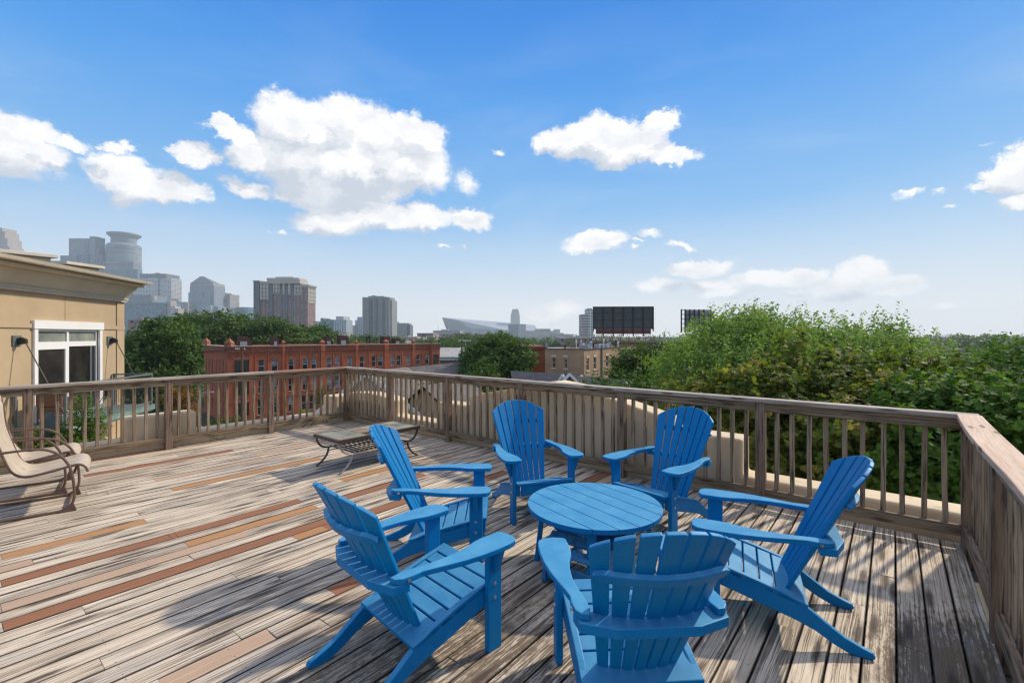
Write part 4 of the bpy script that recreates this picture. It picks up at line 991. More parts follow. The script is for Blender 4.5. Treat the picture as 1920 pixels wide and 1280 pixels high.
# balcony
bl = MB(); bl.box(10.9, 14.5, .04, 1.08, -.60, -.425, M=MB_T); bal = bl.build('balcony', M_greymetal, tn)
bl = MB(); bl.box(10.85, 14.55, 1.081, 1.11, -.56, -.40, M=MB_T); bl.box(10.85, 14.55, .04, 1.11, -.424, -.405, M=MB_T); bl.build('flashing', M_greencopper, bal)
bl = MB()
for (s, p) in ((10.92, 1.05), (12.6, 1.05), (14.45, 1.05), (14.45, .06), (10.92, .06)): bl.box(s - .025, s + .025, p - .025, p + .025, -.42, .50, M=MB_T)
bl.box(10.9, 14.48, 1.02, 1.08, .50, .54, M=MB_T); bl.box(14.42, 14.48, .03, 1.02, .50, .54, M=MB_T); bl.box(10.9, 10.96, .03, 1.02, .50, .54, M=MB_T); bl.box(10.9, 14.48, 1.03, 1.07, -.34, -.31, M=MB_T)
bl.build('guard_frame', M_greymetal, bal)
bl = MB()
for k in range(28): z = -.31 + k * .029; bl.box(10.92, 14.45, 1.048, 1.051, z, z + .003, M=MB_T); bl.box(14.448, 14.451, .06, 1.05, z, z + .003, M=MB_T)
for k in range(44): s = 10.95 + k * .08; bl.box(s, s + .003, 1.0515, 1.0545, -.31, .5, M=MB_T)
for k in range(12): p = .09 + k * .08; bl.box(14.4515, 14.4545, p, p + .003, -.31, .5, M=MB_T)
bl.build('wire_mesh', M_black, bal)
# wall lantern by the door
wl = MB(); wl.box(14.12, 14.24, .003, .10, -.05, .25, M=MB_T); wl.box(14.09, 14.27, .003, .15, -.08, -.05, M=MB_T); wl.box(14.09, 14.27, .003, .16, .25, .29, M=MB_T); wl.build('wall_lantern', M_black, tn, bevel=.01)
# wicker chair, covered grill on the balcony
wk = thing('wicker_chair', 'brown wicker chair on the balcony of the tan building, behind the left railing', 'chair', tuple(MB_T @ Vector((11.45, .55, -.404))), math.atan2(dB.y, dB.x))
mb = MB(); mb.box(-.27, .27, -.26, .26, .30, .42); mb.build('seat', M_wicker, wk, bevel=.03)
mb = MB(); mb.box(-.30, -.22, -.26, .26, .42, .88); mb.build('backrest', M_wicker, wk, bevel=.03)
for sy in (-.26, .20): mb = MB(); mb.box(-.22, .27, sy, sy + .06, .421, .62); mb.build('armrest', M_wicker, wk, bevel=.02)
for (a, b_) in ((-.25, -.24), (.24, -.24), (-.25, .24), (.24, .24)): mb = MB(); mb.tube([(a, b_, 0), (a, b_, .31)], .02, 6); mb.build('leg', M_wicker, wk)
gr_c = at(98, 9.9, 806); gr = thing('covered_grill', 'dark teal covered grill seen between the left balusters beside the rose shrub', 'grill', (gr_c.x, gr_c.y, gr_c.z - .55))
mb = MB(); mb.lathe([(.0, .92), (.06, .915), (.11, .86), (.15, .76), (.17, .6), (.18, .1), (.185, .02), (0, .02)], n=20); mb.build('cover', M_cover, gr, smooth=True)
mb = MB(); mb.tube([(-.04, 0, .90), (-.03, 0, .97), (.03, 0, .97), (.04, 0, .90)], .008, 6); mb.build('handle', M_black, gr)
for sx in (-.1, .1): mb = MB(); mb.tube([(sx, 0, -.65), (sx, 0, .05)], .02, 6); mb.build('leg', M_black, gr)
# lower terrace carrying shrubs
mb = MB(); mb.box(3, 15.0, .01, 2.6, GZ, -1.55, M=MB_T); mb.build('terrace', M_stucco, tn)
def shrub(label, name, px, Y, pytop, pybot, rpx, m, seed, n, leaf=.07, flowers=None, group=None, zbase=None, shape=LEAF_QUAD):
    c = at(px, Y, (pytop + pybot) / 2); rz = (pybot - pytop) / 2 / F * Y; rx = rpx / F * Y; zb = zbase if zbase is not None else c.z - rz
    root = thing(name, label, 'shrub', (c.x, c.y, zb), 0, group); L = [(0, 0, c.z - zb, rx, rx, rz)]
    st = MB(); rg = random.Random(seed)
    for k in range(5): st.tube([(rg.uniform(-.05, .05), rg.uniform(-.05, .05), 0), (rg.uniform(-.4, .4) * rx, rg.uniform(-.4, .4) * rx, (c.z - zb)), (rg.uniform(-.8, .8) * rx, rg.uniform(-.8, .8) * rx, (c.z - zb) + rz * .8)], [.02, .012, .005], 5)
    st.build('stem', M_bark, root)
    crown(L, max(8, n // 12), 12, leaf, m, root, seed, clump_r=.25 * min(rx, rz) + .02, spray=.2 * rz, up=.4, shell=.2, name='foliage', shape=shape)
    if flowers:
        rgn = np.random.RandomState(seed); d = rgn.normal(size=(flowers[1], 3)); d /= np.linalg.norm(d, axis=1, keepdims=True)
        p = np.array([0, 0, c.z - zb]) + d * np.array([rx, rx, rz]) * .95; leaf_mesh('flower', np.repeat(p, 6, 0) + rgn.normal(size=(flowers[1] * 6, 3)) * .03, rgn.normal(size=(flowers[1] * 6, 3)), flowers[2], LEAF_QUAD, flowers[0], root, None, seed)
    return root
M_oranget = mat('orange_petals', (.55, .16, .02), .6)
shrub('tall rose shrub with orange blooms in front of the white sliding door', 'rose_shrub', 163, 10.2, 732, 850, 26, L_mapledk, 31, 1300, .075, (M_oranget, 9, .05), zbase=-1.55)
shrub('low dark leafy shrub below the sliding door, under the rose shrub', 'leafy_shrub', 125, 9.9, 800, 870, 40, L_mapledk, 32, 1300, .09, zbase=-1.55)
shrub('dark leafy shrub behind the sling chairs at the far left of the railing', 'leafy_shrub', 45, 9.6, 805, 900, 36, L_mapledk, 33, 1100, .09, zbase=-1.55)
# ================================================================== RED BRICK ROW
MRB = Matrix(((RBd.x, RBn.x, 0, RB0.x), (RBd.y, RBn.y, 0, RB0.y), (0, 0, 1, 0), (0, 0, 0, 1)))
def rs(px, n=0.0):
    t = (px - CX) / F; bx, by = RB0.x + RBn.x * n, RB0.y + RBn.y * n
    return (t * by - bx) / (RBd.x - t * RBd.y)
RBZ = -.10; RBD = 16.5
rbh = thing('brick_rowhouse', 'long three-storey red brick row building with pilasters and arched windows', 'building')
wins = []   # (s0, s1, z0, z1, kind, arch)
W3 = [(484, 496, 0), (509.5, 521, 0), (541, 551.5, 0), (567.6, 577.5, 0), (584.5, 593.6, 0), (612.6, 621.8, 1), (628, 636.5, 1), (652, 660, 1), (675, 683, 0), (697, 705, 0), (709, 718, 0), (732.5, 740, 1), (744, 752, 0), (762.5, 769, 1), (781, 788, 0), (797.5, 804.5, 0)]
for (a, b_, k) in W3: wins.append((rs(a), rs(b_), -4.35, -2.25, k, 1))
for i, (a, b_, k) in enumerate(W3): wins.append((rs(a), rs(b_), -7.75, -5.55, (k + (i % 3 == 1)) % 2, 0))
LWIN = []
for (a, b_) in ((483, 496), (509, 521), (541, 549), (566, 577.5), (580, 593.6), (612.6, 621.8), (628, 636.5), (652, 660), (675, 683), (697, 705), (709, 718), (732.5, 740), (762.5, 769), (781, 788)): wins.append((rs(a), rs(b_), -11.2, -8.6, 0, 2))
RBL = rs(808)
mb = MB(); holes_wall(mb, .05, RBL, GZ, RBZ, [w_[:4] for w_ in wins], .22, MRB)
# left flank with narrow windows, back and far end
Mside = MRB @ Matrix(((0, 1, 0, .05), (-1, 0, 0, 0), (0, 0, 1, 0), (0, 0, 0, 1)))   # x->-n (back), y-> +s ... facing -s
Mside = Matrix(((-RBn.x, -RBd.x, 0, RB0.x + .05 * RBd.x), (-RBn.y, -RBd.y, 0, RB0.y + .05 * RBd.y), (0, 0, 1, 0), (0, 0, 0, 1)))
swin = [(x, x + .8, z0_, z1_) for x in (1.9, 4.0, 6.1, 9.5, 12.0, 14.2) for (z0_, z1_) in ((-4.6, -2.5), (-8.0, -5.8), (-11.2, -9.0))]
holes_wall(mb, 0, RBD, GZ, RBZ, swin, .22, Mside)
b = len(mb.v)
for (s, q) in ((.05, -RBD), (RBL, -RBD), (RBL, 0)):
    for z in (GZ, RBZ): mb.v.append(tuple(MRB @ Vector((s, q, z))))
for i in range(2): mb.face([b + 2 * i, b + 2 * i + 1, b + 2 * i + 3, b + 2 * i + 2], [(0, GZ), (0, RBZ), (20, RBZ), (20, GZ)])
mb.build('wall', M_redbrick, rbh)
mb = MB(); mb.box(.3, RBL - .2, -RBD + .2, -.3, RBZ - .9, RBZ - .8, M=MRB); mb.build('roof', M_roofgrey, rbh)
def bay(s0, s1, pr, z0_, z1_, name):
    mb = MB(); mb.box(s0, s1, .003, pr, z0_, z1_, M=MRB); return mb.build(name, M_redbrick, rbh)
bl0, bl1 = rs(425) + .0, rs(472)
bay(bl0, bl1 , .55, GZ, RBZ - .003, 'corner_bay'); 
e0_ = rs(806); bay(e0_, e0_ + 1.9, .9, -4.9, RBZ - .003, 'corner_bay')
cornices = MB(); cop = MB()
for (a, b_, off) in ((.0, bl1 + .08, .56), (bl1 + .081, e0_ - .05, 0.0), (e0_ - .049, e0_ + 1.98, .9)):
    cornices.box(a, b_, off + .002, off + .16, RBZ - .95, RBZ - .32, M=MRB); cornices.box(a, b_, off + .002, off + .26, RBZ - .32, RBZ - .06, M=MRB)
    cop.box(a, b_, off - .35, off + .32, RBZ + .001, RBZ + .10, M=MRB)
    n_ = int((b_ - a) / .42); dent = MB()
    for k in range(n_):
        s = a + (k + .3) * (b_ - a) / n_; dent.box(s, s + .20, off + .003, off + .12, RBZ - 1.38, RBZ - .952, M=MRB)
        dent.box(s, s + .2, off + .161, off + .21, RBZ - .75, RBZ - .45, M=MRB)
    dent.build('dentil_course', M_redtrim, rbh)
cop.box(-.3, .45, -RBD, -.36, RBZ + .001, RBZ + .10, M=MRB); cornices.box(-.16, .048, -RBD, -.0, RBZ - .95, RBZ - .06, M=MRB)
cornices.build('cornice', M_redtrim, rbh); cop.build('coping', M_stonecap, rbh)
pil = [(529, 532.5), (601, 608), (720, 727), (772.5, 776.5), (666, 670)]
for (a, b_) in pil:
    s0_, s1_ = rs(a), rs(b_); mb = MB(); mb.box(s0_, s1_, .003, .20, GZ, RBZ - .955, M=MRB); mb.box(s0_ - .05, s1_ + .05, .262, .34, RBZ - .97, RBZ + .0, M=MRB)
    mb.box(s0_ + .05, s1_ - .05, -.30, .30, RBZ + .102, RBZ + .55, M=MRB)
    c = (s0_ + s1_) / 2; w2 = (s1_ - s0_) / 2 + .1; b = len(mb.v)
    for (x_, y_) in ((c - w2, -.4), (c + w2, -.4), (c + w2, .4), (c - w2, .4)): mb.v.append(tuple(MRB @ Vector((x_, y_, RBZ + .55))))
    mb.v.append(tuple(MRB @ Vector((c, 0, RBZ + 1.0))))
    for i in range(4): mb.face([b + i, b + (i + 1) % 4, b + 4])
    mb.face([b + 3, b + 2, b + 1, b]); mb.build('pilaster', M_redbrick, rbh)
for px in (428, 384):
    if px == 428: P = MRB @ Vector((.3, .3, 0))
    else: P = MRB @ Vector((.3, -RBD + .4, 0))
    mb = MB(); mb.box(P.x - .5, P.x + .5, P.y - .5, P.y + .5, RBZ + .101, RBZ + .6)
    b = len(mb.v); mb.v += [(P.x - .55, P.y - .55, RBZ + .6), (P.x + .55, P.y - .55, RBZ + .6), (P.x + .55, P.y + .55, RBZ + .6), (P.x - .55, P.y + .55, RBZ + .6), (P.x, P.y, RBZ + 1.35)]
    for i in range(4): mb.face([b + i, b + (i + 1) % 4, b + 4])
    mb.build('finial', M_redstone, rbh)
mb = MB()
for (a, b_) in ((478, 479.5), (502, 503.5), (536.5, 538), (562, 563.5), (580, 581), (598, 599.5), (624, 625), (641, 643), (691, 693), (706, 707), (740.5, 742), (753, 755), (790.5, 792)): mb.box(rs(a), rs(b_), .004, .11, -8.3, RBZ - 1.39, M=MRB)
mb.box(bl1 + .1, RBL - 1.0, .005, .13, -8.42, -8.27, M=MRB); mb.box(bl1 + .1, RBL - 1.0, .005, .09, -4.72, -4.6, M=MRB)
mb.build('brick_strips', M_redbrick, rbh)
def window(s0_, s1_, z0_, z1_, kind, arch, M, parent, dep=.14, col=M_white, lintel=M_redstone):
    f = MB(); fw = .06
    f.box(s0_, s0_ + fw, -dep - .05, -dep, z0_, z1_, M=M); f.box(s1_ - fw, s1_, -dep - .05, -dep, z0_, z1_, M=M); f.box(s0_ + fw, s1_ - fw, -dep - .05, -dep, z0_, z0_ + fw, M=M); f.box(s0_ + fw, s1_ - fw, -dep - .05, -dep, z1_ - fw, z1_, M=M)
    zm = (z0_ + z1_) / 2; f.box(s0_ + fw, s1_ - fw, -dep - .045, -dep - .005, zm - .03, zm + .03, M=M)
    fo = f.build('window', col, parent)
    g_ = MB(); g_.box(s0_ + .02, s1_ - .02, -dep - .04, -dep - .03, z0_ + .02, z1_ - .02, M=M); g_.build('pane', M_glasslight if kind else M_glass, fo)
    if not kind and random.random() < .45:
        g_ = MB(); g_.box(s0_ + .06, s1_ - .06, -dep - .029, -dep - .022, zm + random.uniform(-.1, .4), z1_ - .06, M=M); g_.build('blind', M_glasslight, fo)
    if lintel:
        l_ = MB(); w_ = s1_ - s0_
        if arch == 1:
            pts = []
            for k in range(9): q = math.pi * (1 - k / 8); pts.append(((s0_ + s1_) / 2 + (w_ / 2 + .01) * math.cos(q), z1_ - .26 + .26 * math.sin(q)))
            poly = [(s0_, z1_ + .001)] + [(s1_, z1_ + .001)] + [(p[0], p[1]) for p in pts[::-1]]
            outer = [((s0_ + s1_) / 2 + (w_ / 2 + .14) * math.cos(math.pi * (1 - k / 8)), z1_ - .26 + .42 * math.sin(math.pi * k / 8)) for k in range(9)]
            poly = outer + pts[::-1]
            l_.prism(poly, .003, .055, M=M @ Matrix(((1, 0, 0, 0), (0, 0, 1, 0), (0, 1, 0, 0), (0, 0, 0, 1))))
            # spandrels closing the square head behind the arch
            for sgn in (0, 1):
                half = pts[:5] if sgn == 0 else pts[4:]
                cor = (s0_ - .0, z1_) if sgn == 0 else (s1_, z1_)
                l_.prism([cor] + (half if sgn == 0 else half), -.12, .002, M=M @ Matrix(((1, 0, 0, 0), (0, 0, 1, 0), (0, 1, 0, 0), (0, 0, 0, 1))))
        else: l_.box(s0_ - .12, s1_ + .12, .003, .05, z1_ + .01, z1_ + .26, M=M)
        l_.box(s0_ - .1, s1_ + .1, .003, .09, z0_ - .16, z0_ - .01, M=M); l_.build('trim', lintel, fo)
    return fo
for w_ in wins: window(*w_[:4], w_[4], w_[5], MRB, rbh)
for (a, b_, c, d) in swin: window(a, b_, c, d, 0, 0, Mside, rbh)
Mbay = MRB @ Matrix.Translation((0, .56, 0))
for (za, zb) in ((-4.4, -2.2), (-7.8, -5.6), (-11.0, -8.9)):
    for (a, b_) in ((440, 451.5), (456, 467)):
        mb = MB(); s0_, s1_ = rs(a, .56), rs(b_, .56)
        for x_ in (s0_, s1_ - .07): mb.box(x_, x_ + .07, .552, .60, za, zb, M=MRB)
        mb.box(s0_ + .07, s1_ - .07, .552, .60, za, za + .06, M=MRB); mb.box(s0_ + .07, s1_ - .07, .552, .60, (za + zb) / 2, (za + zb) / 2 + .06, M=MRB)
        fo = mb.build('window', M_black, rbh); mb = MB(); mb.box(s0_ + .01, s1_ - .01, .551, .565, za + .01, zb, M=MRB); mb.build('pane', M_glass, fo)
    mb = MB(); mb.box(rs(438, .56), rs(469, .56), .552, .64, zb + .02, zb + .35, M=MRB); mb.box(rs(438, .56), rs(469, .56), .552, .66, za - .2, za - .02, M=MRB); mb.build('trim', M_redstone, rbh)
for (s_, t_) in ((e0_ + .25, e0_ + 1.6),):
    mb = MB(); mb.box(s_, t_, .902, .94, -4.3, -2.3, M=MRB); mb.build('window', M_glass, rbh)
# roof bulkheads and vents
for (a, b_, n_, hgt) in ((322, 345, -9, 1.5), (512, 526, -5, 1.5), (612, 628, -5, 1.45), (638, 659, -4, 1.7), (720, 737, -4, 1.5), (741, 756, -4, 1.1)):
    s0_, s1_ = rs(a, n_), rs(b_, n_); s0_ = max(s0_, .8)
    if a == 322: s0_, s1_ = rs(430, n_) + 1.5, rs(430, n_) + 4
    mb = MB(); mb.prism([(s0_, RBZ - .79), (s1_, RBZ - .79), (s0_ + (s1_ - s0_) * .62, RBZ + hgt), (s0_, RBZ + hgt)], n_ - 1.6, n_, M=MRB @ Matrix(((1, 0, 0, 0), (0, 0, 1, 0), (0, 1, 0, 0), (0, 0, 0, 1))))
    bo = mb.build('roof_bulkhead', M_brownbrick, rbh)
    mb = MB(); mb.box(s0_ + .15, s0_ + (s1_ - s0_) * .5, n_ + .003, n_ + .04, RBZ - .4, RBZ + hgt * .45, M=MRB); mb.build('hatch', M_galv, bo)
for (px, h_, r_) in ((569, .8, .08), (579, .7, .08), (590, 1.0, .08), (595, 1.1, .1), (688, 1.5, .22), (693, 1.7, .28), (702, 1.1, .12), (707, 1.25, .16), (790, 1.5, .09), (793, 1.9, .12), (797, 2.0, .1)):
    s_ = rs(px, -3); mb = MB(); mb.lathe([(r_ * .5, RBZ - .8), (r_ * .5, RBZ + h_ * .6), (r_, RBZ + h_ * .65), (r_, RBZ + h_), (0, RBZ + h_ + .05)], (MRB @ Vector((s_, -3, 0))).x, (MRB @ Vector((s_, -3, 0))).y, 8); mb.build('roof_vent', M_black, rbh)
# utility pole with wires and a street lamp and yellow sign in front of the row
def on(px, Y): return ((px - CX) / F * Y, Y)
ux, uy = on(454, 60)
up_ = thing('utility_pole', 'brown utility pole with wires in front of the red brick corner', 'utility pole', (ux, uy, GZ))
mb = MB(); mb.tube([(0, 0, 0), (0, 0, 12.15)], [.17, .12], 8); mb.build('pole', M_pole, up_)
mb = MB(); mb.beam((-.9, 0, 11.9), (.5, .0, 11.9), .09, .11); mb.build('crossarm', M_pole, up_)
mb = MB(); [mb.lathe([(.05, 11.97), (.06, 12.05), (.03, 12.15), (0, 12.16)], x_, 0, 8) for x_ in (-.8, -.6, -.4, .3)]; mb.build('insulator', M_whitewood, up_)
for (dx_, dz_, x2, y2, z2) in ((-.8, 0, -26, 4, .5), (-.5, 0, -26, 4.5, .3), (.3, 0, -26, 5, .1), (0, -2.6, -22, -6, -3.0), (0, -3.0, -22, -6, -3.4), (0, -.2, 30, 30, 0)):
    mb = MB(); p0 = Vector((dx_, 0, 12.1 + dz_)); p1 = Vector((x2, y2, 12.1 + z2)); mb.tube([p0.lerp(p1, k / 12) - Vector((0, 0, 1.0 * math.sin(math.pi * k / 12))) for k in range(13)], .018, 4); mb.build('wire', M_black, up_)
sx_, sy_ = on(399, 54); sg = thing('street_sign', 'yellow diamond road sign on a post left of the red brick row', 'sign', (sx_ - 1.5, sy_, GZ))
mb = MB(); mb.tube([(0, 0, 0), (0, 0, 3.2)], .04, 6); mb.build('post', M_galv, sg)
mb = MB(); mb.prism([(0, -.62), (.62, 0), (0, .62), (-.62, 0)], -.015, .015, M=Matrix(((1, 0, 0, 0), (0, 0, 1, -.06), (0, 1, 0, 3.0), (0, 0, 0, 1)))); mb.build('sign_panel', M_yellow, sg)
lx_, ly_ = on(376, 56); lp = thing('street_lamp', 'grey street lamp with a short arm beside the red brick corner', 'street lamp', (lx_, ly_, GZ))
mb = MB(); mb.tube([(0, 0, 0), (0, 0, 6.4), (.15, 0, 6.9), (.9, 0, 7.05)], [.09, .06, .05, .05], 8); mb.build('pole', M_galv, lp)
mb = MB(); mb.box(.8, 1.5, -.14, .14, 6.96, 7.12); mb.build('lamp_head', M_galv, lp, bevel=.04)
shrub('yellow flowering shrub at street level below the left railing', 'flower_shrub', 402, 48, 795, 815, 20, L_mid, 41, 700, .3, (M_yellow, 26, .4), zbase=GZ)
shrub('lime green clump at the foot of the red brick facade', 'leafy_shrub', 570, 70, 768, 792, 11, L_lime, 42, 500, .35, zbase=GZ)
shrub('second lime green clump just right of the other along the red brick facade', 'leafy_shrub', 583, 70, 770, 790, 8, L_lime, 43, 400, .35, zbase=GZ)
shrub('tall dark conifer-like shrub against the red brick facade near the deck corner', 'tall_shrub', 606, 70, 722, 790, 12, L_dark, 44, 1300, .3, zbase=GZ)
shrub('long dark hedge shrub at the left foot of the red brick row', 'leafy_shrub', 430, 64, 778, 812, 38, L_dark, 45, 1300, .3, zbase=GZ)
# ================================================================== OTHER NEAR AND MIDDLE BUILDINGS
def gable(name, label, P, Q, half, hr, hw, rm, wm, over=.4, white=True):
    """ridge P->Q (world xy, z ridge), half width, ridge height above eave, wall height to ground"""
    d = (Q - P); L = d.length; d.normalize(); sd = Vector((d.y, -d.x, 0)); root = thing(name, label, 'building')
    ez = P.z - hr
    mb = MB(); b = 0
    for s in (1, -1):
        b = len(mb.v); e_ = sd * s * (half + over); drop = hr * (half + over) / half
        for q in (P - d * over, Q + d * over): mb.v += [tuple(q), tuple(q + e_ - Vector((0, 0, drop))), tuple(q - Vector((0, 0, .15))), tuple(q + e_ - Vector((0, 0, drop + .15)))]
        sl_ = math.hypot(half + over, drop); LL = L + 2 * over
        mb.face([b, b + 1, b + 5, b + 4], [(0, sl_), (0, 0), (LL, 0), (LL, sl_)]); mb.face([b + 3, b + 2, b + 6, b + 7], [(0, 0)] * 4)
        mb.face([b + 1, b + 3, b + 7, b + 5], [(0, 0)] * 4)
    mb.build('roof', rm, root)
    mb = MB(); z1_ = ez
    for q, sg_ in ((P, -1), (Q, 1)):
        b = len(mb.v); mb.v += [tuple(q + sd * half - Vector((0, 0, hr + .1))), tuple(q - sd * half - Vector((0, 0, hr + .1))), tuple(q - Vector((0, 0, .16))), (*(q + sd * half)[:2], GZ), (*(q - sd * half)[:2], GZ)]
        mb.face([b, b + 2, b + 1, b + 4, b + 3], [(half, 0), (0, hr), (-half, 0), (-half, GZ), (half, GZ)])
    n = 5
    mb.face([0, 5, 8, 3], [(0, 0), (L, 0), (L, GZ), (0, GZ)]); mb.face([1, 6, 9, 4], [(0, 0), (L, 0), (L, GZ), (0, GZ)])
    mb.build('wall', wm, root)
    if white:
        for q, sg_ in ((P - d * (over + .02), -1), (Q + d * (over + .02), 1)):
            for s in (1, -1):
                mb = MB(); e_ = q + sd * s * (half + over) - Vector((0, 0, hr * (half + over) / half)); mb.beam(q - Vector((0, 0, .14)), e_ - Vector((0, 0, .14)), .06, .26, up=(0, 0, 1), ch=.005); mb.build('barge_board', M_whitewood, root)
    return root
# charcoal shingle roof in front of the tan brick building
gable('house', 'house with charcoal shingle roof beyond the deck, before the tan brick building', at(970, 27, 695.5), at(1085, 27.5, 702), 4.2, 3.2, 6, M_shingle, M_wallst, white=False)
gable('house', 'house wing with charcoal roof and white gable edges, right of the main charcoal roof', at(1068, 25.5, 701.5), at(1160, 26.5, 711), 3.2, 2.4, 6, M_shingle, M_wallst, white=True)
pk = thing('roof_gable', 'small white-trimmed gable peak standing on the charcoal shingle roof', 'dormer', tuple(at(1068, 24.2, 703)))
for sx in (-1, 1): mb = MB(); mb.beam((sx * .42, sx * .004, -.38), (-sx * .02, sx * .004, .06), .1, .13); mb.build('barge_board', M_whitewood, pk)
mb = MB(); b = 0; mb.v = [(-.38, .02, -.42), (.38, .02, -.42), (0, .02, 0), (-.38, 1.6, -.42), (.38, 1.6, -.42), (0, 1.6, 0)]; mb.face([0, 1, 2]); mb.face([0, 2, 5, 3]); mb.face([1, 4, 5, 2]); mb.face([3, 5, 4]); mb.build('wall', M_shingle, pk)
pv = at(1090, 23.5, 716); rv = thing('roof_vent', 'thin pale vent pipe sticking up from the charcoal shingle roof', 'vent pipe', tuple(pv)); 
mb = MB(); mb.lathe([(.035, -1.2), (.035, .22), (.09, .23), (.10, .30), (.03, .36), (0, .36)], 0, 0, 10); mb.build('pipe', M_stonecap, rv, smooth=True)
# grey house with white gable seen through the balusters near the far corner, long grey roof beyond
gable('house', 'grey shingled house with white gable edges seen through the far corner balusters', at(690, 30, 696), at(760, 44, 688), 4.6, 3.6, 6, M_shingle2, M_siding, white=True)
gable('house', 'broad grey shingle roof between the red brick row and round green tree', at(672, 52, 697), at(872, 56, 678), 6.0, 3.4, 6, M_shingle2, M_wallst, white=False)
gable('house', 'small grey roofed house beyond the railing, below the round green tree', at(800, 30, 722), at(870, 34, 708), 4.0, 3.0, 6, M_shingle2, M_wallst, white=False)
wh = thing('warehouse', 'low warehouse with a pale flat roof and blue-grey wall right of the red brick row', 'building'); P = at(815, 128, CY)
Mw = Matrix.Translation((P.x, 128, 0)) @ Matrix.Rotation(R(4), 4, 'Z')
mb = MB(); mb.box(0, 42, 0, 30, GZ, -4.4, M=Mw); mb.build('wall', M_greymetal, wh); mb = MB(); b = 0
mb.v = [tuple(Mw @ Vector(p)) for p in ((-1, -1, -4.9), (43, -1, -4.9), (43, 31, -2.5), (-1, 31, -2.5), (-1, -1, -5.1), (43, -1, -5.1), (43, 31, -4.0), (-1, 31, -4.0))]
mb.face([0, 1, 2, 3]); mb.face([4, 5, 1, 0]); mb.face([5, 6, 2, 1]); mb.face([7, 4, 0, 3]); mb.build('roof', M_concrete, wh)
ux, uy = on(866, 66); up_ = thing('utility_pole', 'utility pole with a white crossarm left of the round green tree', 'utility pole', (ux, uy, GZ))
mb = MB(); mb.tube([(0, 0, 0), (0, 0, 13.1)], [.16, .11], 8); mb.build('pole', M_pole, up_); mb = MB(); mb.beam((-.5, 0, 13.05), (1.3, 0, 13.0), .1, .12); mb.build('crossarm', M_whitewood, up_)
ux, uy = on(873, 150); lp = thing('street_lamp', 'tall thin grey street lamp standing in the distance behind the white crossarm', 'street lamp', (ux, uy, GZ))
mb = MB(); mb.tube([(0, 0, 0), (0, 0, 12.0), (-1.5, 0, 12.3)], [.12, .08, .06], 6); mb.build('pole', M_galv, lp)
# tan brick building
TB = at(1095, 50, CY); tl = Vector((-.866, .5, 0)); tr_ = Vector((.5, .866, 0))
MTL = Matrix(((-tl.x, -.5, 0, TB.x + tl.x * 4.6), (-tl.y, -.866, 0, TB.y + tl.y * 4.6), (0, 0, 1, 0), (0, 0, 0, 1)))
MTR = Matrix(((tr_.x, .866, 0, TB.x), (tr_.y, -.5, 0, TB.y), (0, 0, 1, 0), (0, 0, 0, 1)))
tb2 = thing('brick_building', 'tan brick two-storey building with narrow windows, behind the charcoal roof', 'building')
def tpx(px, d, o): t = (px - CX) / F; return (t * o.y - o.x) / (d.x - t * d.y)
lw = [(4.6 - tpx(1041.6, tl, TB), ) for _ in (0,)]
h1 = [(4.6 - tpx(1035, tl, TB), 4.6 - tpx(1042, tl, TB)), (4.6 - tpx(1058, tl, TB), 4.6 - tpx(1063.5, tl, TB))]
h2 = [(tpx(1099.6, tr_, TB), tpx(1104, tr_, TB)), (tpx(1113, tr_, TB), tpx(1118, tr_, TB)), (tpx(1136, tr_, TB), tpx(1141, tr_, TB)), (14.0, 14.8), (18, 18.8)]
mb = MB(); H1 = [(a, b_, -1.9, -.72) for a, b_ in h1]; H2 = [(a, b_, -2.1, -.78) for a, b_ in h2]
holes_wall(mb, 0, 4.6, GZ, .15, H1, .12, MTL); holes_wall(mb, 0, 24, GZ, .1, H2, .12, MTR)
b = len(mb.v); C0 = TB + tl * 4.6; C1 = TB + tr_ * 24; C2 = C0 + tr_ * 24
for q in (C0, C2, C1):
    for z in (GZ, .15): mb.v.append((q.x, q.y, z))
for i in range(2): mb.face([b + 2 * i, b + 2 * i + 1, b + 2 * i + 3, b + 2 * i + 2], [(0, GZ), (0, 0), (20, 0), (20, GZ)])
mb.build('wall', M_tanbrick, tb2)
mb = MB(); mb.v = [(q.x, q.y, -.12) for q in (C0, TB, C1, C2)]; mb.face([0, 1, 2, 3]); mb.build('roof', M_roofgrey, tb2)
mb = MB(); mb.box(-.05, 4.66, -.2, .06, .151, .24, M=MTL); mb.box(.07, 24, -.2, .06, .101, .19, M=MTR); mb.build('coping', M_black, tb2)
for h in H1: window(*h, 0, 0, MTL, tb2, .08, M_stonecap, M_stonecap)
for h in H2: window(*h, 0, 0, MTR, tb2, .08, M_stonecap, M_stonecap)
mb = MB(); s_ = tpx(1127, tr_, TB); mb.tube([MTR @ Vector((s_, .1, -6)), MTR @ Vector((s_, .1, .45))], .09, 6); mb.build('downpipe', M_greymetal, tb2)
rs_ = random.Random(3)
for k in range(12):
    s_ = rs_.uniform(.5, 20); q = rs_.uniform(-3.6, -.8); P = MTR @ Vector((s_, q, 0)); h_ = rs_.uniform(.35, 1.3); r_ = rs_.uniform(.06, .16)
    mb = MB(); mb.lathe([(r_ * .6, -.12), (r_ * .6, h_ * .7), (r_, h_ * .74), (r_, h_), (0, h_ + .04)], P.x, P.y, 8); mb.build('roof_vent', rs_.choice([M_galv, M_black, M_whitewood]), tb2)
for (s_, q) in ((5, -2), (9, -1.6), (13, -2.4)):
    P = MTR @ Vector((s_, q, 0)); mb = MB(); mb.box(P.x - .5, P.x + .5, P.y - .4, P.y + .4, -.11, .55); mb.build('air_conditioner', M_galv, tb2, bevel=.03)
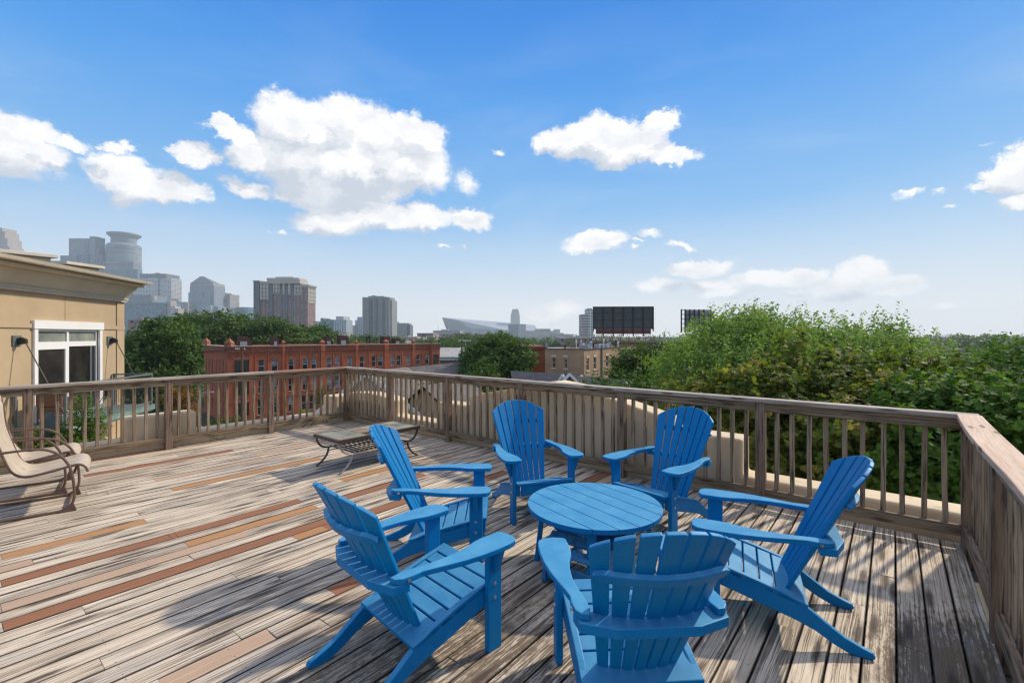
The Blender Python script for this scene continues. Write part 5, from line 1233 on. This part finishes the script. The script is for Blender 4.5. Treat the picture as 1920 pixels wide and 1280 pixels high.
for (s_, q) in ((4, -.8), (11, -.9)):
    P = MTR @ Vector((s_, q, .55)); mb = MB(); mb.tube([(P.x, P.y, -.1), (P.x, P.y, .5)], .03, 5)
    b = len(mb.v); nrm = Vector((-.5, -.7, .5)).normalized(); t1 = nrm.orthogonal().normalized(); t2 = nrm.cross(t1)
    for k in range(12): mb.v.append(tuple(P + t1 * .32 * math.cos(k * .5236) + t2 * .32 * math.sin(k * .5236) + nrm * .08))
    mb.v.append(tuple(P)); [mb.face([b + k, b + (k + 1) % 12, b + 12]) for k in range(12)]; mb.build('satellite_dish', M_galv, tb2)
# outside stair (fire escape) on the tan building
fe = MB()
for k in range(9): fe.box(7.2 + k * .25, 7.45 + k * .25, .12, 1.0, -4.6 + k * .22, -4.57 + k * .22, M=MTR)
for k in range(14):
    s_ = 5.2 + k * .35; fe.box(s_, s_ + .03, .97, 1.0, -4.8, -3.7, M=MTR)
fe.box(5.0, 10.2, .97, 1.0, -3.72, -3.66, M=MTR); fe.box(5.0, 10.2, .12, 1.0, -4.86, -4.8, M=MTR); fe.box(9.4, 11.6, .12, 1.0, -2.8, -2.74, M=MTR)
for k in range(7): fe.box(9.4 + k * .36, 9.43 + k * .36, .97, 1.0, -2.74, -1.7, M=MTR)
fe.box(9.4, 11.6, .97, 1.0, -1.72, -1.68, M=MTR); fe.build('outside_stair', M_darksteel, tb2)
def bx(root, name, px0, px1, pt, pb, Y, dep, m, rot=0.0, extra=None):
    a, b_ = (px0 - CX) / F * Y, (px1 - CX) / F * Y; z1_ = HC + (CY - pt) / F * Y; z0_ = GZ if pb is None else HC + (CY - pb) / F * Y
    c = (a + b_) / 2; w2 = (b_ - a) / 2; mb = MB(); mb.box(-w2, w2, 0, dep, z0_, z1_, M=Matrix.Translation((c, Y, 0)) @ Matrix.Rotation(R(rot), 4, 'Z')); return mb.build(name, m, root)
rbk = thing('brick_building', 'dark red brick building with rusty cornice, between round tree and tan brick building', 'building')
bx(rbk, 'wall', 985, 1023, 654, None, 58, 14, M_redbrick, 6); bx(rbk, 'cornice', 983, 1024, 649, 654.2, 57.6, 14.6, M_redtrim, 6); bx(rbk, 'chimney', 1018, 1021.5, 641, 650, 60, 1, M_greymetal, 6); bx(rbk, 'roof_vent', 1023.5, 1027, 643, 656, 59, .7, M_galv, 6)
lb_ = thing('brick_building', 'low brown flat-roofed building under the billboard, behind the tan brick rooftops', 'building')
bx(lb_, 'wall', 1104, 1345, 646, None, 108, 30, M_brownbrick, -2); bx(lb_, 'parapet', 1103, 1214, 641.5, 652, 106, 1.2, M_rust, -2); bx(lb_, 'parapet', 1216, 1345, 642, 648, 106.4, 1.0, M_darksteel, -2)
# ------------------------------------------------------------------ billboards
def billboard(label, px0, px1, ytop, ybot, Y, rot, dark=True):
    c = at((px0 + px1) / 2, Y, ybot); W = (px1 - px0) / F * Y; H = (ybot - ytop) / F * Y
    root = thing('billboard', label, 'billboard', tuple(c), R(rot)); return root, W, H
bb, W, H = billboard('large dark billboard seen from its louvred back, on rusty trusses above the roofs', 1113, 1224, 576, 626, 110, -3)
mb = MB(); mb.box(-W / 2, W / 2, .15, .45, H * .18, H); mb.build('panel', M_bbpanel, bb)
mb = MB()
for k in range(7): x = -W / 2 + k * W / 6; mb.box(x - .10, x + .10, -.25, .149, -.6 if 0 < k < 6 else H * .1, H)
for z in (.80, .52, .22): mb.box(-W / 2, W / 2, -.05, .05, H * z - .05, H * z + .05)
mb.box(-W / 2 - .1, W / 2 + .1, -.12, .5, H, H + .18); mb.build('frame', M_darksteel, bb)
mb = MB(); mb.box(-W / 2 + .6, W / 2 - .5, .1, .4, -.0, H * .178); mb.build('apron', M_rust, bb)
mb = MB()
zl = -2.6
for k in range(8):
    x = -W / 2 + .2 + k * (W - .4) / 7
    mb.beam((x, -.2, -.1), (x + .5, -.2, zl + .6), .12, .12); mb.beam((x, 1.6, -.4), (x, -.2, zl), .10, .10); mb.beam((x + .5, -.2, -.4), (x, -.2, zl), .10, .10); mb.beam((x, .2, zl), (x, .2, H * .1), .12, .12)
mb.beam((-W / 2 - .6, -.9, -.9), (W / 2 + .4, -.9, -.9), .12, .10); mb.beam((-W / 2 - .4, -.5, -1.7), (W / 2 + .3, -.5, -1.7), .10, .10); mb.beam((-W / 2, -.2, zl), (W / 2, -.2, zl), .2, .25)
for k in range(7): mb.beam((W / 2 + .45, .2, -1.5 + k), (W / 2 + .45, -.3, -1.5 + k), .05, .05)
mb.beam((W / 2 + .45, -.1, -2.4), (W / 2 + .45, -.1, H), .06, .06); mb.build('truss', M_redtrim, bb)
b2, W, H = billboard('smaller dark steel billboard frame with pale louvres, half hidden by the tree top', 1276, 1335, 580, 616, 95, 8)
mb = MB(); mb.box(-W / 2 + .8, W / 2, .2, .4, .25, H - .2); mb.build('panel', M_bbpanel2, b2)
mb = MB()
for x in (-W / 2, -W / 2 + .85, -W / 2 + 1.8, -W / 2 + 2.8, -W / 2 + 3.8, -W / 2 + 4.8, W / 2): mb.box(x - .09, x + .09, -.1, .19, -.8, H)
for k in range(5): z = .1 + k * (H - .2) / 4; mb.box(-W / 2, W / 2, -.06, .06, z - .06, z + .06)
mb.beam((-W / 2 + .3, 0, -.6), (-W / 2 + .3, 0, -7), .3, .3); mb.beam((W / 2 - .8, 0, -.6), (W / 2 - .8, 0, -7), .3, .3); mb.build('frame', M_darksteel, b2)
# ================================================================== SKYLINE
def grid_mat(name, wall, glass, wu, hv, fu, fv, wall2=None, rough=.5):
    def fn(t, b):
        uv = uvsock(t); x, y, _ = t.sep(uv)
        gu = t.math('LESS_THAN', t.math('ABSOLUTE', t.math('SUBTRACT', t.math('FRACT', t.math('DIVIDE', x, wu)), .5)), fu / 2)
        gv = t.math('LESS_THAN', t.math('ABSOLUTE', t.math('SUBTRACT', t.math('FRACT', t.math('DIVIDE', y, hv)), .5)), fv / 2)
        g_ = t.math('MULTIPLY', gu, gv)
        cell = t.comb(t.math('FLOOR', t.math('DIVIDE', x, wu)), t.math('FLOOR', t.math('DIVIDE', y, hv)), 0.0)
        wn = t.new('ShaderNodeTexWhiteNoise', noise_dimensions='3D'); t.put(wn.inputs['Vector'], cell); r_ = t.mapr(wn.outputs[0], 0, 1, .55, 1.7)
        gc = t.mix(1.0, glass, t.comb(r_, r_, r_), 'MULTIPLY'); wc = wall
        if wall2:
            wc = t.mix(t.math('GREATER_THAN', t.noise(t.comb(t.math('MULTIPLY', x, .06), 0.0, 0.0), 1, 2, .5), .5), wall, wall2)
        t.put(b.inputs['Base Color'], t.mix(g_, wc, gc))
    return mat(name, None, rough, fn, spec=.3)
G_beige = grid_mat('beige_tower', (.42, .36, .30), (.12, .13, .14), 4, 4, .5, .55)
G_slab = grid_mat('grey_slab_tower', (.20, .235, .26), (.12, .16, .19), 3, 4, .8, .45)
G_teal = grid_mat('teal_glass', (.16, .24, .28), (.06, .13, .17), 6, 4, .9, .8)
G_round = grid_mat('round_tower', (.24, .27, .29), (.12, .155, .18), 60, 7, 1, .55)
G_white = grid_mat('white_grid_tower', (.58, .57, .55), (.10, .14, .18), 9, 4, .86, .5)
G_pyr = grid_mat('grey_glass_tower', (.24, .28, .31), (.11, .15, .18), 4, 4, .6, .6)
G_pink = grid_mat('pink_band_tower', (.40, .33, .31), (.14, .15, .17), 30, 4, 1, .45)
G_dark = grid_mat('dark_slab', (.13, .15, .17), (.08, .10, .12), 3, 4, .6, .5)
G_condo = grid_mat('brick_condo_windows', (.23, .125, .115), (.20, .22, .235), 5.2, 3.3, .40, .42, (.20, .115, .11))
G_condoglass = grid_mat('condo_glass_bays', (.13, .155, .17), (.06, .085, .10), 3.5, 3.3, .7, .6)
G_condocream = grid_mat('condo_cream_top', (.40, .36, .31), (.07, .08, .09), 4.2, 5.0, .42, .6)
G_hotel = grid_mat('apartment_tower_grid', (.26, .26, .255), (.12, .14, .155), 3.6, 3.2, .5, .48)
G_glassapt = grid_mat('pale_glass_apartments', (.34, .40, .42), (.12, .19, .22), 5, 3.4, .55, .8)
G_pale = grid_mat('pale_block', (.42, .41, .40), (.22, .24, .25), 5, 4, .4, .4)
G_pinklow = grid_mat('pinkish_low_block', (.34, .24, .215), (.13, .12, .13), 4, 4, .45, .45)
M_glassbig = vmat('stadium_glass', (.16, .22, .25), scale=.01, amt=.2, rough=.3)
M_zinc = vmat('stadium_metal_roof', (.33, .355, .375), scale=.01, amt=.06, rough=.5)
M_slate = vmat('dark_pyramid_roof', (.10, .135, .15), scale=.02, amt=.1, rough=.5)
def tower(label, segs, Y, depth=40, rot=0, m=G_pyr, group=None):
    """segs: list of (px0, px1, ytop, ybot or None, material, part name, depth offset)"""
    root = thing('tower', label, 'skyscraper')
    for i, s in enumerate(segs):
        px0, px1, yt, yb = s[:4]; mm = s[4] if len(s) > 4 and s[4] else m; nm = s[5] if len(s) > 5 else 'shaft'; dy = s[6] if len(s) > 6 else 0
        bx(root, nm, px0, px1, yt, yb, Y + dy, s[7] if len(s) > 7 else depth, mm, s[8] if len(s) > 8 else rot)
    return root
def lathe_at(root, name, px, Y, prof, m, n=32):
    """prof: (radius px, y px)"""
    mb = MB(); mb.lathe([(r_ / F * Y, HC + (CY - y) / F * Y) for r_, y in prof], (px - CX) / F * Y, Y, n); return mb.build(name, m, root, smooth=True)
tower('beige stepped tower cut off by the left edge of the view', [(-60, 14, 447, None), (-60, 18, 462, None, None, 'shaft', -3), (-60, 9, 434, 448, None, 'crown', 2), (-60, 4, 427, 435, None, 'crown', 4)], 1700, 50, 0, G_beige)
tower('grey slab tower with stepped shoulder, left of the round crowned tower', [(129, 168, 447, None), (168, 178, 443, None, None, 'shaft', -2), (178, 184, 466, None, None, 'shoulder', 4), (184, 191, 479, None, None, 'shoulder', 8), (191, 196, 490, None, None, 'shoulder', 12), (145, 164, 476, None, G_teal, 'lower_block', -8, 30), (113, 145, 479, None, G_teal, 'lower_block', -14, 30), (157, 166, 452, 474, G_teal, 'window_bay', -2.5, 2)], 1600, 40, 0, G_slab)
rt_ = thing('tower', 'round grey tower crowned with a flared white ring', 'skyscraper')
lathe_at(rt_, 'shaft', 232.5, 1650, [(26.5, 680), (26.5, 462), (24, 459), (19.5, 458.5), (19.5, 446), (0, 446)], G_round, 40); lathe_at(rt_, 'crown', 233, 1650, [(19, 448), (26, 441.5), (26.3, 439.2), (25, 439), (18, 444), (0, 444)], M_zinc, 40)
bx(rt_, 'lower_block', 198, 250, 489, None, 1600, 30, G_round); bx(rt_, 'lower_block', 196, 258, 505, None, 1590, 20, G_teal)
tower('broad white gridded office tower right of the cornice', [(250, 296, 521, None), (296, 324, 522, None, None, 'shaft', -1, 36, -14), (262, 312, 513, 521.5, G_dark, 'plant_room', 6), (290, 298, 511.5, 514, G_dark, 'plant_room', 8, 6)], 1500, 60, 0, G_white)
tower('wide teal glass block just right of the tan cornice', [(231, 312, 567, None), (235, 285, 553, 568, G_slab, 'plant_room', 10), (281, 289, 555, 562, G_beige, 'plant_room', 4, 10), (312, 320, 563, None, G_beige, 'stair_tower', 2, 20)], 1200, 50, -4, G_teal)
tower('small white office block low beside the teal glass block', [(318, 328, 574, None), (328, 334, 578, None, G_beige, 'wing', 2)], 1150, 20, 0, G_white)
tower('narrow beige block left of the pyramid-roofed tower', [(335, 352, 566, None)], 1450, 30, 10, G_pink)
py = tower('grey glass tower with a dark pyramid roof', [(354, 403, 536, None), (352, 380, 548, None, None, 'shaft', -4), (369, 394, 557, None, G_pyr, 'lower_block', -9, 30), (368, 396, 572, None, G_glassapt, 'lower_block', -14, 30), (355, 402, 531, 536.5, G_condocream, 'eaves', -1), (402, 409, 574, None, None, 'lower_block', -2)], 1500, 50, -6, G_pyr)
mb = MB(); a, b_ = at(356, 1498, 531.5), at(399, 1498, 531.5); tp_ = at(378, 1520, 518); mb.v = [tuple(a), tuple(b_), (b_.x, 1550, b_.z), (a.x, 1550, a.z), (tp_.x - 6, 1522, tp_.z), (tp_.x + 6, 1522, tp_.z)]; mb.face([0, 1, 5, 4]); mb.face([1, 2, 5]); mb.face([2, 3, 4, 5]); mb.face([3, 0, 4]); mb.build('pyramid_roof', M_slate, py)
tower('dark slab tower with a pink banded side, right of the pyramid roof', [(403, 421, 548.5, None, G_dark), (419, 432, 552, None, G_pink, 'side', -1, 40, -12)], 1550, 40, 0, G_dark)
rt2 = thing('tower', 'low round teal glass tower left of the big brick condominium', 'skyscraper'); lathe_at(rt2, 'shaft', 459, 1400, [(17, 680), (17, 580), (15, 579), (15, 576.5), (0, 576)], G_teal); bx(rt2, 'wing', 432, 443, 577, None, 1430, 20, G_glassapt); bx(rt2, 'antenna', 434.6, 435, 565, 578, 1430, .6, M_galv)
# the big brick condominium
cd = thing('condominium', 'massive dark brick apartment tower with cream crown, tallest in the middle of the skyline', 'building'); Yc = 620
def cbx(nm, a, b_, t_, bo, off, m): return bx(cd, nm, a, b_, t_, bo, Yc + off, 22, m, -3)
cbx('wall', 475, 578, 540, None, 0, G_condo)
cbx('bay', 475, 486, 527, None, -1.2, G_condoglass); cbx('bay', 504, 511, 533, None, -1.0, G_condoglass); cbx('bay', 524, 529, 540, None, -1.0, G_condoglass); cbx('bay', 534, 539, 536, None, -1.4, G_condoglass); cbx('bay', 545, 551, 535, None, -1.0, G_condoglass)
cbx('crown', 487, 503.5, 529, 562, -1.6, G_condocream); cbx('crown', 511.5, 524, 529, 551, -1.5, G_condocream); cbx('crown', 529.2, 533.8, 531, 552, -1.5, G_condocream); cbx('crown', 539.2, 544.8, 531, 552, -1.5, G_condocream); cbx('crown', 551.5, 566, 533, 553, -1.5, G_condocream); cbx('crown', 567, 578, 537, 568, -1.6, G_condocream)
M_cream = vmat('cream_cornice', (.42, .38, .33), scale=.05, amt=.08, rough=.7)
for (a, b_, t_, bo, off) in ((473.5, 487, 525.5, 527.4, -2.5), (486, 500, 527.5, 529.3, -2.4), (500, 563, 524, 531.5, -2.2), (499, 561, 520.8, 525, 2), (516, 550, 519, 522, 5), (551, 579.5, 534.5, 537, -2.4), (562, 580, 533.5, 535, -2.6)): cbx('cornice', a, b_, t_, bo, off, M_cream)
tower('grey and glass apartment block with a crane beside it, right of the condominium', [(601, 624, 599, None, G_teal, 'wing'), (623, 649, 599.5, None, G_glassapt), (630, 644, 593, 600, G_pale, 'plant_room', 4), (601, 606, 596, 600, G_dark, 'plant_room'), (626, 650, 623, None, G_pinklow, 'podium', -10), (585, 602, 602, None, G_pale, 'wing', 30)], 1000, 40, 0, G_glassapt)
tower('grey apartment tower standing alone right of centre-left, above the red brick row', [(679, 731, 557, None), (690, 720, 555, 558, None, 'plant_room', 3), (697, 702, 553.5, 556, None, 'plant_room', 5), (715, 735, 562, None, None, 'shoulder', 4), (692, 697, 560, None, G_condoglass, 'bay', -1.5), (704.5, 708, 560, None, G_condoglass, 'bay', -1.5), (717, 721, 562, None, G_condoglass, 'bay', -1.5)], 800, 30, -3, G_hotel)
tower('pale low tower left of the lone grey apartment tower', [(655, 668, 610, None, G_pale), (666, 679, 600, None, G_glassapt), (670, 679, 594, 601, G_glassapt, 'plant_room', 3)], 1100, 30, 0, G_pale)
tower('ribbed grey block directly right of the lone grey apartment tower', [(734, 762, 607.5, None), (735, 742, 602.5, 608, None, 'plant_room', 3), (761, 769, 609, None, G_dark, 'wing', 4), (742, 766, 605.5, 608.5, None, 'plant_room', 6)], 1000, 30, 0, G_hotel)
tapering = thing('tower', 'pale tapering tower rising behind the stadium roof', 'skyscraper'); mb = MB(); a = [at(957, 2300, 622), at(975, 2300, 622)]; m1 = [at(957.5, 2300, 592), at(974.6, 2300, 592)]; t2_ = [at(960.5, 2300, 579.5), at(971.5, 2300, 579)]
for q in (a, m1, t2_):
    for p in q: mb.v.append(tuple(p))
    for p in q[::-1]: mb.v.append((p.x, p.y + 40, p.z))
for k in (0, 4):
    for i in range(4): mb.face([k + i, k + (i + 1) % 4, k + 4 + (i + 1) % 4, k + 4 + i])
mb.face([8, 9, 10, 11]); mb.build('shaft', G_pale, tapering)
tower('grey cubic office block in front of the stadium, below the tapering tower', [(953, 972, 608, None, G_slab), (972, 986, 607.5, None, G_pale, 'side', 1)], 1500, 50, 0, G_slab)
tower('pair of pale slab blocks standing left of the billboard', [(1090, 1102, 589, None, G_pink), (1101, 1113, 579.5, None, G_white), (1102, 1110, 578, 580, G_dark, 'plant_room', 3)], 700, 25, 0, G_white)
tower('small domed pale tower between the stadium and the slab blocks', [(1039, 1050, 617, None)], 1900, 30, 0, G_pale)
st = thing('stadium', 'wedge-shaped stadium with a glass prow and pale metal roof on the horizon', 'stadium')
def sp(px, py, Y): return tuple(at(px, Y, py))
mb = MB(); mb.v = [sp(829, 595, 2200), sp(858, 600, 2190), sp(882, 614.6, 2180), sp(842, 622, 2200), sp(953, 620, 2180), sp(882, 632, 2180), sp(953, 632, 2180), sp(842, 632, 2200), sp(1008, 620, 2200), sp(1008, 632, 2200), sp(955, 605, 2380), sp(1003, 609.5, 2380), sp(829.5, 595, 2300), sp(1008, 632, 2420), sp(842, 632, 2420)]
mb.face([0, 3, 2, 1]); mb.face([3, 7, 5, 2]); mb.face([2, 5, 6, 4]); mb.face([4, 6, 9, 8]); mb.face([8, 9, 13, 11]); mb.build('glass_wall', M_glassbig, st)
mb2 = MB(); mb2.v = list(mb.v); mb2.face([0, 1, 2, 4, 8, 11, 10]); mb2.face([0, 10, 11, 13, 14]); mb2.build('roof', M_zinc, st)
lows = [(782, 812, 625, 520, 'pinkish low block at the left end of the low row under the stadium', G_pinklow), (812, 862, 620.5, 700, 'pale low block with a mast under the stadium prow', G_pale), (826, 905, 627, 480, 'pinkish low block with a row of windows below the stadium glass', G_pinklow), (905, 955, 629, 560, 'low grey block right of the pinkish block below the stadium', G_hotel), (985, 1040, 621, 1500, 'long pale ribbed block right of the stadium', G_pale), (1005, 1032, 617, 1700, 'faint stepped roofline right of the stadium', G_hotel), (1035, 1075, 627, 1200, 'low pale warehouse far right of the stadium', G_pale), (1052, 1110, 634, 330, 'low pinkish block left of the billboard base', G_pinklow), (1070, 1092, 631.5, 420, 'small grey roofed block behind the low pinkish block', G_hotel), (1232, 1262, 633, 600, 'low pale building on the horizon right of the billboard', G_pale), (700, 745, 641, 260, 'low grey flat building behind the red brick parapet', G_pale), (745, 782, 632, 300, 'low sandy building above the right end of the red brick row', G_beige), (668, 705, 640, 270, 'low grey shed behind the red brick roof vents', G_hotel), (240, 290, 600, 300, 'pinkish old stone building above the left trees', G_pinklow), (228, 260, 640, 250, 'low pinkish block half hidden by the left trees', G_pinklow), (560, 640, 626, 900, 'low grey base blocks right of the brick condominium', G_pale), (1350, 1420, 634, 900, 'distant pale block behind the feathery tree', G_pale)]
for (a, b_, t_, Y, lab, m) in lows:
    r_ = thing('city_block', lab, 'building'); bx(r_, 'wall', a, b_, t_, None, Y, 30 + Y * .02, m, 0); bx(r_, 'parapet', a - .4, b_ + .4, t_ - .8, t_ + .2, Y - .5, 31 + Y * .02, M_concrete, 0)
    if b_ - a > 30: bx(r_, 'plant_room', a + (b_ - a) * .3, a + (b_ - a) * .55, t_ - 3, t_ - .5, Y + 10, 10, m, 0)
bx(thing('mast', 'thin mast on the pale low block under the stadium prow', 'mast'), 'pole', 821.3, 821.8, 611, 621, 700, .4, M_galv)
def crane(label, px, Y, ybase, ytop, jib0, jib1, yj):
    root = thing('tower_crane', label, 'crane'); bx(root, 'tower', px - .4, px + .4, ytop, ybase, Y, .8, M_galv)
    a, b_ = at(jib0, Y, yj), at(jib1, Y, yj - 2); mb = MB(); mb.beam(a, b_, .9, .9); mb.build('jib', M_galv, root)
    bx(root, 'cab', px - 1, px + 1, yj - 1, yj + 1.4, Y, 1.5, M_galv)
crane('small construction crane left of the grey and glass apartment block', 584.5, 900, 625, 602, 584, 592, 604)
crane('small construction crane just right of the lone grey apartment tower', 737, 850, 612, 586, 735, 743, 588)
# ================================================================== TREES
def lb(px, py, Y, rx, rz, ry=None):
    c = at(px, Y, py); a = rx / F * Y; return (c.x, c.y, c.z, a, ry if ry else a, rz / F * Y)
# left group behind the tan building
tree('big dark green tree right beside the tan building, behind the left railing', (*on(300, 60), GZ), [lb(298, 662, 60, 60, 50), lb(318, 630, 58, 42, 34), lb(268, 690, 56, 44, 58), lb(335, 692, 60, 34, 60), lb(300, 745, 57, 58, 56)], .4, 620, 34, .50, L_dark, 51, 'leafy trees left of and behind the red brick row', clump_r=.85, spray=.9, up=.35, n_limb=12)
tree('green tree behind the left end of the red brick row', (*on(400, 98), GZ), [lb(372, 622, 98, 46, 28), lb(418, 618, 96, 44, 28), lb(395, 650, 95, 60, 34)], .4, 420, 30, .75, L_mid, 52, 'leafy trees left of and behind the red brick row', clump_r=1.2, spray=1.3, up=.4)
tree('tallest green tree behind the red brick row, below the teal round tower', (*on(462, 104), GZ), [lb(456, 618, 104, 38, 26), lb(480, 632, 102, 42, 26), lb(430, 636, 104, 36, 24)], .4, 330, 30, .75, L_dark, 53, 'leafy trees left of and behind the red brick row', clump_r=1.2, spray=1.3, up=.4)
tree('rounded green tree in front of the brick condominium', (*on(515, 100), GZ), [lb(514, 622, 100, 34, 24), lb(540, 638, 100, 30, 18), lb(490, 640, 98, 30, 20)], .4, 300, 30, .72, L_mid, 54, 'leafy trees left of and behind the red brick row', clump_r=1.2, spray=1.3, up=.4)
tree('lower dark tree right of the brick condominium, behind the red brick row', (*on(565, 108), GZ), [lb(560, 634, 108, 34, 17), lb(588, 636, 110, 28, 15), lb(575, 648, 106, 44, 18)], .4, 280, 30, .75, L_dark, 55, 'leafy trees left of and behind the red brick row', clump_r=1.2, spray=1.2, up=.4)
tree('rightmost of the green trees behind the red brick row, ending above the roof bulkheads', (*on(606, 112), GZ), [lb(604, 632, 112, 22, 17), lb(622, 640, 112, 16, 12), lb(600, 648, 108, 34, 16)], .4, 220, 30, .75, L_mid, 56, 'leafy trees left of and behind the red brick row', clump_r=1.2, spray=1.2, up=.4)
tree('small orange-bronze tree between the left balusters and the red brick corner', (*on(350, 44), GZ), [lb(338, 742, 44, 22, 26), lb(352, 768, 44, 18, 20)], .15, 90, 20, .26, L_orange, 57, clump_r=.45, spray=.4)
tree('round dark green tree in the middle distance, left of the tan brick building', (*on(925, 56), GZ), [lb(930, 668, 56, 48, 36), lb(895, 682, 55, 34, 32), lb(965, 674, 54, 36, 32), lb(925, 705, 54, 58, 36), lb(930, 650, 56, 30, 18)], .35, 640, 32, .42, L_dark, 58, clump_r=.72, spray=.75, up=.35)
tree('yellowish green sapling in front of the round dark tree', (*on(912, 38), GZ), [lb(912, 712, 38, 20, 34), lb(890, 735, 38, 26, 30), lb(815, 745, 36, 26, 34)], .12, 200, 22, .24, L_mid, 59, clump_r=.4, spray=.5)
tree('slender light green tree in front of the tan brick building wall', (*on(1200, 34), GZ), [lb(1180, 678, 34, 26, 26), lb(1215, 672, 35, 22, 24), lb(1190, 705, 34, 44, 30), lb(1235, 700, 35, 34, 34), lb(1165, 702, 34, 22, 20)], .15, 360, 26, .24, L_mid, 60, clump_r=.42, spray=.75, up=.8, shell=.3)
# big feathery tree on the right
tree('huge feathery light green tree filling the right background above the railing', (*on(1460, 27), GZ),
     [lb(1395, 652, 27, 84, 50, 5), lb(1510, 672, 27, 90, 44, 5), lb(1615, 676, 26, 84, 38, 5), lb(1325, 680, 26, 66, 42, 4), lb(1705, 704, 25, 46, 24, 3), lb(1275, 700, 25, 44, 34, 3), lb(1450, 715, 24, 190, 42, 5), lb(1668, 642, 27, 30, 16, 2), lb(1590, 648, 27, 40, 16, 3), lb(1375, 620, 27, 46, 24, 3), lb(1432, 616, 27, 30, 20, 2), lb(1672, 622, 27, 16, 26, 1), lb(1594, 626, 27, 18, 22, 1), lb(1545, 636, 27, 20, 20, 1.5), lb(1482, 612, 27, 20, 20, 1.5)],
     .4, 2900, 34, .19, L_elm, 61, clump_r=.30, spray=1.05, up=.95, shell=.25, n_limb=40, gap=.20, top=-3)
# near maple behind the front railing
def maple(label, base, lobes, n, seed, m, leaf=.15, r0=.2, **kw):
    return tree(label, base, lobes, r0, n, 24, leaf, m, seed, 'broad-leaved maples close to the deck', shape=LEAF_MAPLE, clump_r=kw.pop('clump_r', .17), spray=kw.pop('spray', .42), up=kw.pop('up', .75), shell=kw.pop('shell', .45), n_limb=14, **kw)
maple('near maple with bronze-tinted leaf tips, its crown rising just above the front railing', (*on(1560, 10.5), GZ),
      [lb(1420, 748, 10.5, 95, 50, 1.1), lb(1500, 716, 11, 62, 38, 1.1), lb(1620, 728, 11, 84, 42, 1.2), lb(1690, 700, 11, 34, 34, .7), lb(1790, 722, 10.5, 26, 34, .6), lb(1330, 764, 11, 80, 34, 1.0), lb(1640, 800, 9.6, 190, 80, 1.1), lb(1460, 830, 10, 110, 70, 1.1), lb(1600, 900, 9.4, 230, 95, 1.2), lb(1482, 668, 11.2, 16, 24, .45), lb(1560, 690, 11.2, 26, 24, .5), lb(1290, 744, 11.5, 38, 20, .6)],
      1300, 71, L_maple, .15, gap=.22, top=-1)
maple('nearest maple, beside the right railing, with large green leaves', (*on(1850, 8.4), GZ),
      [lb(1760, 775, 8.6, 86, 46, .9), lb(1850, 815, 8.0, 92, 70, .9), lb(1780, 880, 7.8, 110, 90, .8), lb(1960, 830, 7.6, 110, 100, 1.0), lb(1740, 960, 8.2, 120, 70, .8)],
      820, 72, L_mapledk, .135, gap=.2, top=-2)
maple('dark green maple rising at the right edge behind the nearest maple', (*on(1880, 15), GZ),
      [lb(1875, 716, 15, 86, 42, 2.0), lb(1965, 700, 15, 80, 50, 2.0), lb(1900, 760, 14, 120, 56, 2.0), lb(1806, 742, 14.5, 42, 30, 1.4), lb(1912, 678, 15.5, 36, 22, 1.2), lb(1850, 810, 13.5, 120, 56, 1.5)],
      1250, 73, L_mapledk, .135, gap=.3, clump_r=.34, spray=.6, top=-1)
tree('low bright green undergrowth tree in the gap below the front railing', (*on(1450, 20), GZ), [lb(1400, 800, 20, 160, 70, 2), lb(1650, 840, 18, 200, 80, 2), lb(1180, 735, 22, 90, 30, 2)], .2, 420, 24, .24, L_dark, 74, clump_r=.5, spray=.5)
# distant woods
def woods(name, patches, leaf, n, m, seed):
    root = crown([lb(*p) for p in patches], n, 24, leaf, m, None, seed, clump_r=leaf * 1.5, spray=leaf, up=.3, name=name, shell=.3); tag(root, kind='stuff'); return root
woods('distant_woods', [(540, 655, 170, 60, 12, 8), (300, 650, 160, 60, 20, 8), (650, 640, 240, 50, 9, 12), (690, 638, 230, 34, 9, 10), (735, 640, 230, 30, 8, 10), (690, 652, 190, 90, 6, 20)], 1.3, 420, L_dark, 81)
woods('distant_woods', [(845, 648, 190, 22, 16, 10), (870, 644, 230, 22, 14, 12), (810, 650, 210, 26, 12, 10), (930, 640, 330, 44, 13, 20), (975, 645, 330, 30, 9, 16), (800, 646, 260, 24, 9, 10)], 1.5, 620, L_dark, 82)
woods('distant_woods', [(1035, 646, 360, 40, 8, 30), (1085, 648, 330, 50, 8, 30), (1010, 643, 420, 60, 7, 30), (1180, 646, 420, 90, 6, 30), (1260, 645, 380, 50, 8, 30), (1150, 642, 600, 60, 5, 40), (900, 640, 700, 120, 6, 40)], 2.0, 700, L_dark, 83)
woods('distant_woods', [(1780, 640, 420, 50, 10, 30), (1850, 642, 380, 50, 12, 30), (1910, 645, 340, 60, 11, 30), (1700, 644, 400, 60, 9, 30), (1600, 642, 500, 90, 8, 30)], 2.2, 620, L_mid, 84)
woods('far_tree_line', [(400 + 120 * k, 634 + (k % 3), 1500, 110, 5, 60) for k in range(14)], 6.0, 700, L_dark, 85)
# ------------------------------------------------------------------ haze
HZ = MB(); HZ.box(-3450, 3450, -330, 3450, GZ - 1.5, 305); hz_m = bpy.data.materials.new('haze_air'); hz_m.use_nodes = True; ht = NT(hz_m.node_tree); ht.n.clear()
pvn = ht.new('ShaderNodeVolumePrincipled'); pvn.inputs['Color'].default_value = (0.85, 0.935, 1.0, 1); pvn.inputs['Density'].default_value = 0.00018; pvn.inputs['Anisotropy'].default_value = 0.12
ho = ht.new('ShaderNodeOutputMaterial'); ht.l.new(pvn.outputs[0], ho.inputs['Volume'])
hzo = HZ.build('haze', hz_m); tag(hzo, kind='stuff')
